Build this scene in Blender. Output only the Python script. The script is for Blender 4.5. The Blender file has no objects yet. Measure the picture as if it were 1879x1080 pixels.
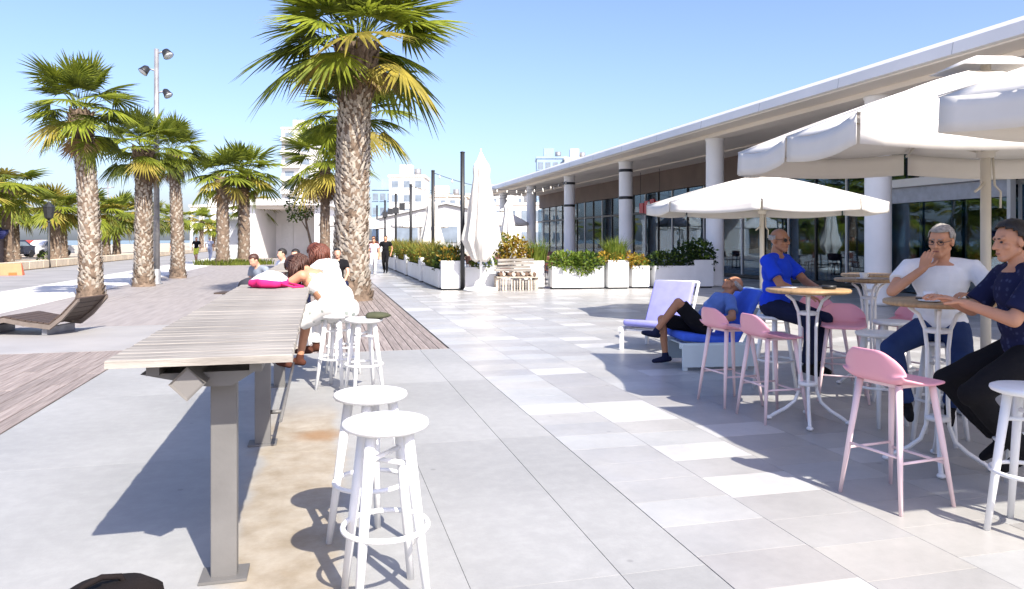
import bpy, bmesh, math, random
from mathutils import Vector, Matrix, noise
R_ = math.radians
sc = bpy.context.scene
col = sc.collection

# ------------------------------------------------------------------ camera
# world: +Y runs along the promenade, +X towards the restaurant building
YAW = R_(14.2)
FWD = Vector((math.sin(YAW), math.cos(YAW), 0)); RGT = Vector((math.cos(YAW), -math.sin(YAW), 0))
def spot(ahead, right, z=0.0):                 # metres ahead / to the right of where the photographer stands
    v = FWD * ahead + RGT * right
    return Vector((v.x, v.y, z))
cd = bpy.data.cameras.new('camera'); cam = bpy.data.objects.new('camera', cd); col.objects.link(cam)
cam.location = (0, 0, 1.5); cam.rotation_euler = (R_(90), 0, -YAW)
cd.sensor_width = 36; cd.lens = 26.44; cd.shift_y = -0.0532; cd.clip_end = 6000; cd.clip_start = 0.05
sc.camera = cam

# ------------------------------------------------------------------ sky and sun
SUN = Vector((-0.31, 1.0, -1.0)).normalized()   # direction the light travels
elev = math.asin(-SUN.z); rot = math.atan2(-SUN.x, -SUN.y)
world = bpy.data.worlds.new('World'); sc.world = world; world.use_nodes = True
wn = world.node_tree; bg = wn.nodes['Background']
sky = wn.nodes.new('ShaderNodeTexSky'); sky.sky_type = 'NISHITA'; sky.sun_disc = False
sky.sun_elevation = elev; sky.sun_rotation = rot; sky.air_density = 1.0; sky.dust_density = 2.2; sky.ozone_density = 5.0
wb = wn.nodes.new('ShaderNodeMix'); wb.data_type = 'RGBA'; wb.blend_type = 'MULTIPLY'; wb.inputs[0].default_value = 1; wb.inputs[7].default_value = (1.0, .915, .985, 1)   # camera white balance
wn.links.new(sky.outputs[0], wb.inputs[6]); wn.links.new(wb.outputs[2], bg.inputs[0]); bg.inputs[1].default_value = 0.132
sl = bpy.data.lights.new('sun', 'SUN'); sl.energy = 4.6; sl.angle = R_(0.55); sl.color = (1.0, 0.935, 0.825)
so = bpy.data.objects.new('sun', sl); col.objects.link(so)
so.rotation_euler = SUN.to_track_quat('-Z', 'Y').to_euler(); so.location = (5, -15, 20)
vs = sc.view_settings
vs.view_transform = 'Standard'; vs.look = 'None'; vs.exposure = 1.08; vs.gamma = 1.0; vs.use_curve_mapping = False
sc.render.engine = 'CYCLES'
sc.cycles.use_denoising = True
sc.cycles.max_bounces = 8; sc.cycles.transparent_max_bounces = 16
sc.cycles.caustics_reflective = False; sc.cycles.caustics_refractive = False

# ------------------------------------------------------------------ helpers
def lin(h):
    h = h.lstrip('#'); o = []
    for i in (0, 2, 4):
        c = int(h[i:i+2], 16) / 255
        o.append(c/12.92 if c <= .04045 else ((c+.055)/1.055)**2.4)
    return tuple(o)
def c4(c): return (*(lin(c) if isinstance(c, str) else c), 1)
MATS = {}; KIDS = {}
def mat(name, c, rough=.6, var=.12, scale=6., bump=0., bscale=40., spec=.5, metal=0., transl=0., orand=0., c2=None, stretch=None, detail=5., coat=0.):
    """plain procedural surface: noise-varied colour, optional bump, per-object variation, translucency"""
    if name in MATS: return MATS[name]
    m = bpy.data.materials.new(name); m.use_nodes = True; t = m.node_tree; N = t.nodes; L = t.links
    b = N['Principled BSDF']; out = N['Material Output']
    b.inputs['Roughness'].default_value = rough; b.inputs['Metallic'].default_value = metal
    b.inputs['Specular IOR Level'].default_value = spec
    b.inputs['Coat Weight'].default_value = coat
    base = Vector(c4(c)[:3])
    tc = N.new('ShaderNodeTexCoord'); mp = N.new('ShaderNodeMapping')
    L.new(tc.outputs['Object'], mp.inputs[0])
    if stretch: mp.inputs['Scale'].default_value = stretch
    nz = N.new('ShaderNodeTexNoise'); nz.inputs['Scale'].default_value = scale; nz.inputs['Detail'].default_value = detail
    L.new(mp.outputs[0], nz.inputs[0])
    rp = N.new('ShaderNodeValToRGB'); e = rp.color_ramp.elements
    e[0].position = .3; e[1].position = .7
    e[0].color = (*(base*(1-var)), 1)
    e[1].color = c4(c2) if c2 else (*[min(1, x*(1+var)) for x in base], 1)
    L.new(nz.outputs[0], rp.inputs[0]); colout = rp.outputs[0]
    if orand:
        oi = N.new('ShaderNodeObjectInfo'); mr = N.new('ShaderNodeMapRange')
        mr.inputs[3].default_value = 1-orand; mr.inputs[4].default_value = 1+orand
        L.new(oi.outputs['Random'], mr.inputs[0])
        hs = N.new('ShaderNodeHueSaturation'); L.new(colout, hs.inputs['Color']); L.new(mr.outputs[0], hs.inputs['Value'])
        colout = hs.outputs[0]
    L.new(colout, b.inputs['Base Color'])
    if bump:
        n2 = N.new('ShaderNodeTexNoise'); n2.inputs['Scale'].default_value = bscale; n2.inputs['Detail'].default_value = 6
        L.new(mp.outputs[0], n2.inputs[0])
        bp = N.new('ShaderNodeBump'); bp.inputs['Strength'].default_value = bump; bp.inputs['Distance'].default_value = .01
        L.new(n2.outputs[0], bp.inputs['Height']); L.new(bp.outputs[0], b.inputs['Normal'])
    if transl:
        tr = N.new('ShaderNodeBsdfTranslucent'); L.new(colout, tr.inputs[0])
        mx = N.new('ShaderNodeMixShader'); mx.inputs[0].default_value = transl
        L.new(b.outputs[0], mx.inputs[1]); L.new(tr.outputs[0], mx.inputs[2]); L.new(mx.outputs[0], out.inputs[0])
    MATS[name] = m
    return m

class MB:
    """collects shapes into one mesh"""
    def __init__(s): s.v = []; s.f = []; s.mi = []; s.sm = []
    def add(s, vs, fs, smooth=False, mi=0, M=None):
        o = len(s.v)
        s.v += [tuple(M @ Vector(v)) for v in vs] if M else [tuple(v) for v in vs]
        for f in fs:
            s.f.append(tuple(i+o for i in f)); s.mi.append(mi); s.sm.append(smooth)
        return s
    def box(s, x0, x1, y0, y1, z0, z1, M=None, mi=0):
        vs = [(x0,y0,z0),(x1,y0,z0),(x1,y1,z0),(x0,y1,z0),(x0,y0,z1),(x1,y0,z1),(x1,y1,z1),(x0,y1,z1)]
        return s.add(vs, [(0,3,2,1),(4,5,6,7),(0,1,5,4),(1,2,6,5),(2,3,7,6),(3,0,4,7)], False, mi, M)
    def bevbox(s, x0, x1, y0, y1, z0, z1, b=.006, M=None, mi=0):
        """box whose top edges are chamfered"""
        vs = [(x0,y0,z0),(x1,y0,z0),(x1,y1,z0),(x0,y1,z0),(x0,y0,z1-b),(x1,y0,z1-b),(x1,y1,z1-b),(x0,y1,z1-b),
              (x0+b,y0+b,z1),(x1-b,y0+b,z1),(x1-b,y1-b,z1),(x0+b,y1-b,z1)]
        fs = [(0,3,2,1),(0,1,5,4),(1,2,6,5),(2,3,7,6),(3,0,4,7),(4,5,9,8),(5,6,10,9),(6,7,11,10),(7,4,8,11),(8,9,10,11)]
        return s.add(vs, fs, False, mi, M)
    def tube(s, pts, rads, n=10, caps=True, smooth=True, mi=0, squash=None):
        pts = [Vector(p) for p in pts]
        if not isinstance(rads, (list, tuple)): rads = [rads]*len(pts)
        vs = []; fs = []; ref = None
        for i, p in enumerate(pts):
            t = (pts[min(i+1, len(pts)-1)] - pts[max(i-1, 0)]).normalized()
            if ref is None: ref = Vector((0,0,1)) if abs(t.z) < .9 else Vector((1,0,0))
            a = (ref - t*ref.dot(t)).normalized(); b = t.cross(a); ref = a
            for k in range(n):
                w = 2*math.pi*k/n
                vs.append(p + a*(math.cos(w)*rads[i]) + b*(math.sin(w)*rads[i]))
        for i in range(len(pts)-1):
            for k in range(n):
                k2 = (k+1) % n
                fs.append((i*n+k, i*n+k2, (i+1)*n+k2, (i+1)*n+k))
        s.add(vs, fs, smooth, mi)
        if caps:
            o = len(s.v) - len(vs)
            s.f.append(tuple(o+k for k in reversed(range(n)))); s.mi.append(mi); s.sm.append(False)
            o2 = o + (len(pts)-1)*n
            s.f.append(tuple(o2+k for k in range(n))); s.mi.append(mi); s.sm.append(False)
        return s
    def lathe(s, prof, n=24, c=(0,0,0), smooth=True, mi=0, fn=None, M=None):
        """prof: list of (radius, z)"""
        vs = []; fs = []
        for j, (r, z) in enumerate(prof):
            for k in range(n):
                w = 2*math.pi*k/n
                rr, zz = (r, z) if fn is None else fn(r, z, w)
                vs.append((c[0]+rr*math.cos(w), c[1]+rr*math.sin(w), c[2]+zz))
        for j in range(len(prof)-1):
            for k in range(n):
                k2 = (k+1) % n
                fs.append((j*n+k, j*n+k2, (j+1)*n+k2, (j+1)*n+k))
        if prof[0][0] > 1e-4: fs.append(tuple(reversed(range(n))))
        if prof[-1][0] > 1e-4: fs.append(tuple((len(prof)-1)*n+k for k in range(n)))
        return s.add(vs, fs, smooth, mi, M)
    def ball(s, c, r, n=10, m=7, smooth=True, mi=0, M=None):
        """ellipsoid: r may be a 3-tuple; M rotates it about c"""
        if not isinstance(r, (list, tuple)): r = (r, r, r)
        vs = []; fs = []
        for j in range(m+1):
            th = math.pi*j/m
            for k in range(n):
                w = 2*math.pi*k/n
                p = Vector((r[0]*math.sin(th)*math.cos(w), r[1]*math.sin(th)*math.sin(w), r[2]*math.cos(th)))
                vs.append(Vector(c) + (M @ p if M else p))
        for j in range(m):
            for k in range(n):
                k2 = (k+1) % n
                fs.append((j*n+k, (j+1)*n+k, (j+1)*n+k2, j*n+k2))
        return s.add(vs, fs, smooth, mi)
    def capsule(s, p0, p1, r0, r1, n=12):
        p0 = Vector(p0); p1 = Vector(p1); t = (p1-p0)
        if t.length < 1e-5: t = Vector((0,0,1e-4))
        u = t.normalized(); pts = []; rr = []
        for a in (85, 60, 30): pts.append(p0 - u*r0*math.sin(R_(a))); rr.append(r0*math.cos(R_(a)))
        pts.append(p0); rr.append(r0); pts.append(p1); rr.append(r1)
        for a in (30, 60, 85): pts.append(p1 + u*r1*math.sin(R_(a))); rr.append(r1*math.cos(R_(a)))
        return s.tube(pts, rr, n)
    def mesh(s, name):
        me = bpy.data.meshes.new(name); me.from_pydata(s.v, [], s.f)
        me.polygons.foreach_set('use_smooth', s.sm); me.polygons.foreach_set('material_index', s.mi)
        me.update(); return me

def obj(name, data, m=None, parent=None, loc=(0,0,0), rz=0., rot=None):
    me = data.mesh(name) if isinstance(data, MB) else data
    if m is not None and not me.materials:
        for x in (m if isinstance(m, (list, tuple)) else [m]): me.materials.append(x)
    o = bpy.data.objects.new(name, me); col.objects.link(o)
    if parent: o.parent = parent; KIDS.setdefault(parent.name, []).append(o)
    o.location = loc; o.rotation_euler = rot if rot else (0, 0, rz)
    return o
def tag(o, label=None, cat=None, group=None, kind=None):
    if label: o['label'] = label
    if cat: o['category'] = cat
    if group: o['group'] = group
    if kind: o['kind'] = kind
    return o
def thing(name, label, cat, loc=(0,0,0), rz=0., group=None):
    o = bpy.data.objects.new(name, None); col.objects.link(o); o.location = loc; o.rotation_euler = (0,0,rz)
    o.empty_display_size = .1
    return tag(o, label, cat, group)
def struct(name, mb, m, label=None): return tag(obj(name, mb, m), label, None, None, 'structure')
def dup(root, loc, rz=0., label=None, group=None, scale=None):
    def cp(o, parent):
        c = o.copy(); col.objects.link(c); c.parent = parent
        if parent: KIDS.setdefault(parent.name, []).append(c)
        for ch in KIDS.get(o.name, []): cp(ch, c)
        return c
    r = cp(root, None); r.location = loc; r.rotation_euler = (0,0,rz)
    if scale: r.scale = (scale,)*3
    if label: r['label'] = label
    if group: r['group'] = group
    return r
def bevel(o, w=.004, seg=2):
    b = o.modifiers.new('bevel', 'BEVEL'); b.width = w; b.segments = seg; b.limit_method = 'ANGLE'; b.angle_limit = R_(40); return o
def solid(o, t=.004):
    b = o.modifiers.new('solid', 'SOLIDIFY'); b.thickness = t; b.offset = 0; return o
def subd(o, l=1):
    b = o.modifiers.new('sub', 'SUBSURF'); b.levels = l; b.render_levels = l; return o
def facing(right, ahead):                      # heading (rotation about z that turns local +Y) given in the photographer's right / ahead terms
    v = RGT*right + FWD*ahead
    return math.atan2(-v.x, v.y)

# ------------------------------------------------------------------ materials
WHITE = mat('white_paint', (.78,.78,.775), .42, .05, 5, .1, 45)
WHITE2 = mat('white_planter_paint', (.78,.78,.775), .5, .05, 2.5, .08, 30, orand=.03)
PINK = mat('pink_plastic', (.72,.33,.40), .38, .04, 3, orand=.04)
PALEPINK = mat('pale_pink_legs', (.80,.62,.63), .45, .04, 4)
CONC = mat('concrete', (.31,.30,.295), .55, .10, 1.1, .12, 90, orand=.03, spec=.35)
SAND = mat('sandy_ground', (.42,.36,.28), .9, .2, .25, .2, 5)
ASPH = mat('asphalt_path', (.25,.245,.245), .8, .16, .6, .2, 60)
PALE = mat('pale_concrete', (.60,.58,.55), .7, .08, .8, .1, 60)
METAL = mat('grey_steel', (.30,.30,.31), .45, .2, 5, .1, 30, metal=.5)
DARKM = mat('black_metal', (.018,.019,.022), .45, .2, 5)
FABRIC = mat('white_canvas', (.78,.75,.70), .85, .05, 2.2, .14, 9, transl=.13, spec=.2)
BARKD = mat('palm_fibre', (.16,.115,.082), .95, .4, 9, .4, 30)
BARKL = mat('palm_boot', (.36,.315,.26), .9, .35, 7, .3, 25)
GLASSDARK = None
def leafmat(name, c, c2, tr=.35): return mat(name, c, .55, .15, 3.5, c2=c2, transl=tr, orand=.22, spec=.3)
LEAF = leafmat('palm_leaf', (.12,.165,.016), (.29,.325,.035), .45)
LEAFD = leafmat('palm_leaf_dark', (.06,.09,.014), (.17,.20,.025), .42)
LEAFY = leafmat('palm_leaf_yellow', (.23,.20,.035), (.40,.32,.055))
DEAD = leafmat('palm_leaf_dead', (.20,.12,.06), (.36,.24,.13), .15)
GRASS = leafmat('grass_green', (.10,.15,.02), (.24,.27,.045))
BUSH = leafmat('bush_green', (.055,.115,.012), (.16,.23,.028))
BUSHD = leafmat('bush_dark', (.015,.04,.012), (.045,.085,.02))
ORANGE = leafmat('bush_rust', (.23,.12,.02), (.38,.25,.03))
WOODTOP = mat('table_wood', (.34,.22,.11), .5, .25, 4, .1, 30, stretch=(1,12,1))
BROWNDARK = mat('dark_timber', (.06,.04,.03), .6, .35, 6, .15, 30, stretch=(2,14,2))
STEELW = mat('weathered_plank', (.20,.18,.16), .75, .25, 2.2, .3, 25, c2=(.35,.325,.29), stretch=(1.3,9,9), orand=.13)
SKIN = mat('skin_tan', (.50,.25,.15), .5, .1, 8, spec=.4)
SKINL = mat('skin_light', (.58,.32,.22), .5, .1, 8, spec=.4)
SKIND = mat('skin_brown', (.36,.17,.09), .5, .1, 8, spec=.4)
def cloth(name, c, var=.08, **k): return mat(name, c, .9, var, 8, .25, 160, spec=.15, **k)
# ------------------------------------------------------------------ ground
rnd = random.Random(4)
struct('ground', MB().add([(-70,-60,-.035),(900,-60,-.035),(900,2500,-.035),(-70,2500,-.035)], [(0,1,2,3)]), SAND, 'sandy open ground behind the promenade')
SEA = mat('sea_water', (.10,.22,.32), .12, .15, .05, .6, .6, spec=.5)
struct('sea', MB().add([(-3000,-300,-.6),(-70,-300,-.6),(-70,4000,-.6),(-3000,4000,-.6)], [(0,1,2,3)]), SEA, 'pale blue sea beyond the left hand palms')

def slab_field(root_name, root_mat, x0, x1, y0, y1, label):
    """thin bed just below the pieces that lie on it"""
    return struct(root_name, MB().add([(x0,y0,-.02),(x1,y0,-.02),(x1,y1,-.02),(x0,y1,-.02)], [(0,1,2,3)]), root_mat, label)
BED = mat('joint_grout', (.24,.24,.235), .9, .2, 8)

# concrete walk: big slabs either side of the long counter
def concrete_mat():
    m = mat('stained_concrete', (.298,.298,.292), .5, .13, .5, .10, 70, orand=.035, spec=.4)
    t = m.node_tree; N = t.nodes; L = t.links; b = N['Principled BSDF']
    old = b.inputs['Base Color'].links[0].from_socket
    g = N.new('ShaderNodeNewGeometry'); sx = N.new('ShaderNodeSeparateXYZ'); L.new(g.outputs['Position'], sx.inputs[0])
    # sandy dirt trodden under the stools, right of the counter
    def rng(sock, a, b_, c, d):
        mr = N.new('ShaderNodeMapRange'); mr.interpolation_type = 'SMOOTHSTEP'
        mr.inputs[1].default_value = a; mr.inputs[2].default_value = b_; mr.inputs[3].default_value = c; mr.inputs[4].default_value = d
        L.new(sock, mr.inputs[0]); return mr.outputs[0]
    n1 = N.new('ShaderNodeTexNoise'); n1.inputs['Scale'].default_value = 2.2; n1.inputs['Detail'].default_value = 6; L.new(g.outputs['Position'], n1.inputs[0])
    ad = N.new('ShaderNodeMath'); ad.operation = 'MULTIPLY_ADD'; L.new(n1.outputs[0], ad.inputs[0]); ad.inputs[1].default_value = .34
    L.new(sx.outputs['X'], ad.inputs[2])
    ax = rng(ad.outputs[0], -.32, -.2, 0, 1); bx = rng(ad.outputs[0], .22, .36, 1, 0)
    cy = rng(sx.outputs['Y'], 6.2, 7.4, 1, 0)
    m1 = N.new('ShaderNodeMath'); m1.operation = 'MULTIPLY'; L.new(ax, m1.inputs[0]); L.new(bx, m1.inputs[1])
    m2 = N.new('ShaderNodeMath'); m2.operation = 'MULTIPLY'; L.new(m1.outputs[0], m2.inputs[0]); L.new(cy, m2.inputs[1])
    n2 = N.new('ShaderNodeTexNoise'); n2.inputs['Scale'].default_value = 5; n2.inputs['Detail'].default_value = 8; n2.inputs['Roughness'].default_value = .65; L.new(g.outputs['Position'], n2.inputs[0])
    r2 = N.new('ShaderNodeValToRGB'); r2.color_ramp.elements[0].position = .34; r2.color_ramp.elements[1].position = .68
    r2.color_ramp.elements[0].color = (.27,.225,.165,1); r2.color_ramp.elements[1].color = (.38,.34,.28,1); L.new(n2.outputs[0], r2.inputs[0])
    mx = N.new('ShaderNodeMix'); mx.data_type = 'RGBA'; L.new(m2.outputs[0], mx.inputs[0]); L.new(old, mx.inputs[6]); L.new(r2.outputs[0], mx.inputs[7])
    # round rusty spill
    vd = N.new('ShaderNodeVectorMath'); vd.operation = 'DISTANCE'; vd.inputs[1].default_value = (-.02, 5.95, 0)
    L.new(g.outputs['Position'], vd.inputs[0])
    ad2 = N.new('ShaderNodeMath'); ad2.operation = 'MULTIPLY_ADD'; L.new(n2.outputs[0], ad2.inputs[0]); ad2.inputs[1].default_value = .2; L.new(vd.outputs['Value'], ad2.inputs[2])
    sp = rng(ad2.outputs[0], .14, .36, .75, 0)
    mx2 = N.new('ShaderNodeMix'); mx2.data_type = 'RGBA'; L.new(sp, mx2.inputs[0]); L.new(mx.outputs[2], mx2.inputs[6]); mx2.inputs[7].default_value = (.25,.13,.045,1)
    vo = N.new('ShaderNodeTexVoronoi'); vo.inputs['Scale'].default_value = 1.9; L.new(g.outputs['Position'], vo.inputs[0])
    vr = rng(vo.outputs['Distance'], .02, .045, .78, 1)
    n6 = N.new('ShaderNodeTexNoise'); n6.inputs['Scale'].default_value = 9; n6.inputs['Detail'].default_value = 9; n6.inputs['Roughness'].default_value = .72; L.new(g.outputs['Position'], n6.inputs[0])
    r6 = rng(n6.outputs[0], .35, .75, .92, 1.06)
    m6 = N.new('ShaderNodeMath'); m6.operation = 'MULTIPLY'; L.new(vr, m6.inputs[0]); L.new(r6, m6.inputs[1])
    mu6 = N.new('ShaderNodeVectorMath'); mu6.operation = 'SCALE'; L.new(mx2.outputs[2], mu6.inputs[0]); L.new(m6.outputs[0], mu6.inputs['Scale'])
    L.new(mu6.outputs[0], b.inputs['Base Color'])
    return m
CONCS = concrete_mat()
walk = slab_field('concrete_walk', BED, -2.4, 1.72, -4, 10.3, 'smooth grey concrete walk under and beside the long counter')
xs = [-2.4, .62, 1.3, 1.72]
for i in range(3):
    for j in range(6):
        y0 = -4 + j*2.383
        w = xs[i+1]-xs[i]
        g = .0012 if i < 2 else .0022
        o = obj('slab', MB().bevbox(-w/2+g, w/2-g, -1.1915+.0008, 1.1915-.0008, -.019, 0, .0005), CONCS, walk, ((xs[i]+xs[i+1])/2, y0+1.1915, 0))

# paving tiles right of the walk, running bond, mixed greys
def tile_mat():
    m = bpy.data.materials.new('paving_tile'); m.use_nodes = True; t = m.node_tree; N = t.nodes; L = t.links; b = N['Principled BSDF']
    oi = N.new('ShaderNodeObjectInfo'); at = N.new('ShaderNodeAttribute'); at.attribute_name = 'tone'
    ad = N.new('ShaderNodeMath'); L.new(oi.outputs['Random'], ad.inputs[0]); L.new(at.outputs['Fac'], ad.inputs[1])
    fr = N.new('ShaderNodeMath'); fr.operation = 'FRACT'; L.new(ad.outputs[0], fr.inputs[0])
    rp = N.new('ShaderNodeValToRGB'); rp.color_ramp.interpolation = 'CONSTANT'; E = rp.color_ramp.elements
    E[0].position = 0; E[0].color = (.34,.335,.325,1); E[1].position = .3; E[1].color = (.38,.38,.37,1)
    for p, c in ((.58,(.37,.36,.34)), (.74,(.47,.465,.455)), (.88,(.325,.315,.305))):
        e = E.new(p); e.color = (*c,1)
    L.new(fr.outputs[0], rp.inputs[0])
    g = N.new('ShaderNodeNewGeometry'); nz = N.new('ShaderNodeTexNoise'); nz.inputs['Scale'].default_value = 1.7; nz.inputs['Detail'].default_value = 7
    L.new(g.outputs['Position'], nz.inputs[0])
    mr = N.new('ShaderNodeMapRange'); mr.inputs[1].default_value = .3; mr.inputs[2].default_value = .7; mr.inputs[3].default_value = .9; mr.inputs[4].default_value = 1.08
    L.new(nz.outputs[0], mr.inputs[0])
    mu = N.new('ShaderNodeVectorMath'); mu.operation = 'SCALE'; L.new(rp.outputs[0], mu.inputs[0]); L.new(mr.outputs[0], mu.inputs['Scale'])
    vo = N.new('ShaderNodeTexVoronoi'); vo.inputs['Scale'].default_value = 2.3; L.new(g.outputs['Position'], vo.inputs[0])
    vr = N.new('ShaderNodeMapRange'); vr.inputs[1].default_value = .03; vr.inputs[2].default_value = .055; vr.inputs[3].default_value = .72; vr.inputs[4].default_value = 1; L.new(vo.outputs['Distance'], vr.inputs[0])
    n5 = N.new('ShaderNodeTexNoise'); n5.inputs['Scale'].default_value = 14; n5.inputs['Detail'].default_value = 8; n5.inputs['Roughness'].default_value = .7; L.new(g.outputs['Position'], n5.inputs[0])
    r5 = N.new('ShaderNodeMapRange'); r5.inputs[1].default_value = .35; r5.inputs[2].default_value = .75; r5.inputs[3].default_value = .93; r5.inputs[4].default_value = 1.05; L.new(n5.outputs[0], r5.inputs[0])
    m5 = N.new('ShaderNodeMath'); m5.operation = 'MULTIPLY'; L.new(vr.outputs[0], m5.inputs[0]); L.new(r5.outputs[0], m5.inputs[1])
    mu2 = N.new('ShaderNodeVectorMath'); mu2.operation = 'SCALE'; L.new(mu.outputs[0], mu2.inputs[0]); L.new(m5.outputs[0], mu2.inputs['Scale'])
    L.new(mu2.outputs[0], b.inputs['Base Color'])
    n3 = N.new('ShaderNodeTexNoise'); n3.inputs['Scale'].default_value = 3; L.new(g.outputs['Position'], n3.inputs[0])
    m3 = N.new('ShaderNodeMapRange'); m3.inputs[3].default_value = .22; m3.inputs[4].default_value = .5; L.new(n3.outputs[0], m3.inputs[0]); L.new(m3.outputs[0], b.inputs['Roughness'])
    n4 = N.new('ShaderNodeTexNoise'); n4.inputs['Scale'].default_value = 90; L.new(g.outputs['Position'], n4.inputs[0])
    bp = N.new('ShaderNodeBump'); bp.inputs['Strength'].default_value = .06; bp.inputs['Distance'].default_value = .01; L.new(n4.outputs[0], bp.inputs['Height']); L.new(bp.outputs[0], b.inputs['Normal'])
    return m
TILE = tile_mat()
BEDT = mat('tile_joint', (.27,.265,.25), .9, .1, 8)
pav = slab_field('tile_paving', BEDT, 1.72, 16.0, -2, 60, 'plaza of polished grey and white rectangular paving tiles')
TW, TL = .597, .372
def tile_mesh():
    g = .0014
    return MB().bevbox(-TW/2+g, TW/2-g, -TL/2+g, TL/2-g, -.019, 0, .0004).mesh('tile')
tme = tile_mesh(); tme.materials.append(TILE)
cells = []
ncol = 24
for c in range(ncol):
    off = rnd.random()*TL
    x = 1.722 + TW*(c+.5)
    y = -1.5 + off
    while y < 24:
        cells.append((x, y)); y += TL
def in_view(x, y):
    d = x*FWD.x + y*FWD.y; r = x*RGT.x + y*RGT.y
    return d > 2.6 and abs(r/d) < .75
seen = sorted([p for p in cells if in_view(*p)], key=lambda p: p[0]**2+p[1]**2)
near = seen[:300]; nearset = set(near)
for p in near:
    obj('tile', tme, None, pav, (p[0], p[1], rnd.uniform(-.0004, .0002)))
# tiles further off and outside the view, joined
mb = MB(); tone = []
for p in cells:
    if p in nearset: continue
    g = .0022; z = 0
    mb.add([(p[0]-TW/2+g,p[1]-TL/2+g,z),(p[0]+TW/2-g,p[1]-TL/2+g,z),(p[0]+TW/2-g,p[1]+TL/2-g,z),(p[0]-TW/2+g,p[1]+TL/2-g,z)], [(0,1,2,3)])
    tone.append(rnd.random())
# beyond 24 m: bigger sheets of the same stone
y = 24.2
while y < 58:
    for c in range(ncol):
        x = 1.722 + TW*(c+.5)
        mb.add([(x-TW/2,y,0),(x+TW/2,y,0),(x+TW/2,y+.74,0),(x-TW/2,y+.74,0)], [(0,1,2,3)]); tone.append(rnd.random())
    y += .742
me = mb.mesh('far_tiles'); a = me.attributes.new('tone', 'FLOAT', 'FACE'); a.data.foreach_set('value', tone)
tag(obj('far_tiles', me, TILE, pav), None, None, None, 'stuff')

# timber decks
def board_mat():
    m = mat('deck_board', (.22,.18,.165), .7, .25, 2.5, .35, 18, c2=(.32,.275,.255), stretch=(14,.8,14), orand=.14, spec=.3)
    return m
BOARD = board_mat()
def deck(name, label, x0, x1, y0, y1, bw, bl, ymax):
    d = slab_field(name, mat('deck_gap', (.03,.025,.02), .9), x0, x1, y0, y1, label)
    g = .004; meshes = {}
    n = int(round((x1-x0)/bw)); w = (x1-x0)/n
    rows = []
    for i in range(n):
        y = y0
        first = bl*(.4+.6*((i*0.37) % 1))
        while y < y1-.01:
            L = min(first if y == y0 else bl, y1-y); rows.append((x0+(i+.5)*w, y, L)); y += L
    rows.sort(key=lambda q: (q[0]**2+(q[1]+q[2]/2)**2))
    far = MB()
    for k, (x, y, L) in enumerate(rows):
        if k < ymax:
            key = round(L, 2)
            if key not in meshes:
                meshes[key] = MB().bevbox(-w/2+g, w/2-g, -L/2+.002, L/2-.002, -.019, 0, .003).mesh('board'); meshes[key].materials.append(BOARD)
            obj('board', meshes[key], None, d, (x, y+L/2, rnd.uniform(-.002,.001)))
        else:
            far.bevbox(x-w/2+g, x+w/2-g, y+.002, y+L-.002, -.019, 0, .003)
    if far.v: tag(obj('far_boards', far, BOARD, d), None, None, None, 'stuff')
    return d
deck('timber_deck', 'brown grey timber deck left of the concrete walk', -13, -2.42, 1.0, 11.2, .145, 3.0, 260)
deck('palm_deck', 'weathered timber deck around the foot of the big palm', -.3, 1.7, 10.32, 24, .125, 3.4, 80)
struct('cross_path', MB().box(-20, -.32, 11.22, 14.4, -.03, 0), CONC, 'light concrete strip crossing behind the loungers')
PAVER = mat('pinkish_pavers', (.27,.245,.235), .7, .15, 1.5, .2, 20, stretch=(6,.6,1))
struct('paver_terrace', MB().box(-5.0, -.32, 14.42, 90, -.03, 0), PAVER, 'pinkish grey paved terrace around the left palms')
struct('paver_strip', MB().box(-6.35, -5.02, 14.42, 90, -.03, -.001), PAVER, 'paved strip in which the left palms stand')
struct('pale_path', MB().box(-9.0, -6.37, 14.42, 120, -.03, .0), PALE, 'bright pale concrete path left of the palms')
struct('asphalt_road', MB().box(-14.2, -9.02, 14.42, 160, -.03, -.004), ASPH, 'grey asphalt promenade road along the sea side')
struct('plaza_far', MB().box(-.3, 1.7, 24.02, 90, -.03, 0), PAVER, 'paved middle of the far promenade')
# low stone edge along the road, block by block
STONE = mat('sandstone', (.56,.47,.35), .85, .15, 3, .3, 20, orand=.1)
kw = thing('low_stone_wall', 'low pale sandstone wall along the far side of the road', 'wall', (-14.6, 0, 0))
for i in range(44):
    y = 30 + i*2.0
    bevel(obj('block', MB().box(-.22, .22, -.99, .99, 0, .42), STONE, kw, (0, y, 0)), .03)

# ------------------------------------------------------------------ restaurant building
bld = thing('restaurant_building', 'long white flat roofed restaurant with columns and glass front', 'building', (0,0,0))
ROOFW = mat('roof_white', (.78,.77,.755), .55, .05, .6)
SOFFIT = mat('soffit_plaster', (.80,.73,.65), .8, .05, .5)
BULK = mat('brown_bulkhead', (.17,.125,.105), .7, .12, 1)
COLM = mat('column_paint', (.84,.83,.82), .55, .05, 1.2, .05, 20)
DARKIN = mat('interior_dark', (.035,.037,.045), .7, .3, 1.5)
prof = [(11.45,4.955),(11.40,4.965),(11.44,5.2),(11.52,5.3),(11.85,5.38),(13.5,5.5),(24,5.7),(24,4.955)]
mb = MB(); n = len(prof)
vs = [(x,-6,z) for x,z in prof] + [(x,56,z) for x,z in prof]
mb.add(vs, [tuple(range(n))] + [tuple(reversed(range(n,2*n)))] + [(i, i+n, (i+1)%n+n, (i+1)%n) for i in range(n)])
obj('roof', mb, ROOFW, bld)
obj('soffit', MB().box(11.5, 16.3, -6, 55.9, 4.915, 4.95), SOFFIT, bld)
obj('edge_beam', MB().box(12.12, 12.68, -6, 55.8, 4.79, 4.91), SOFFIT, bld)
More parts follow.
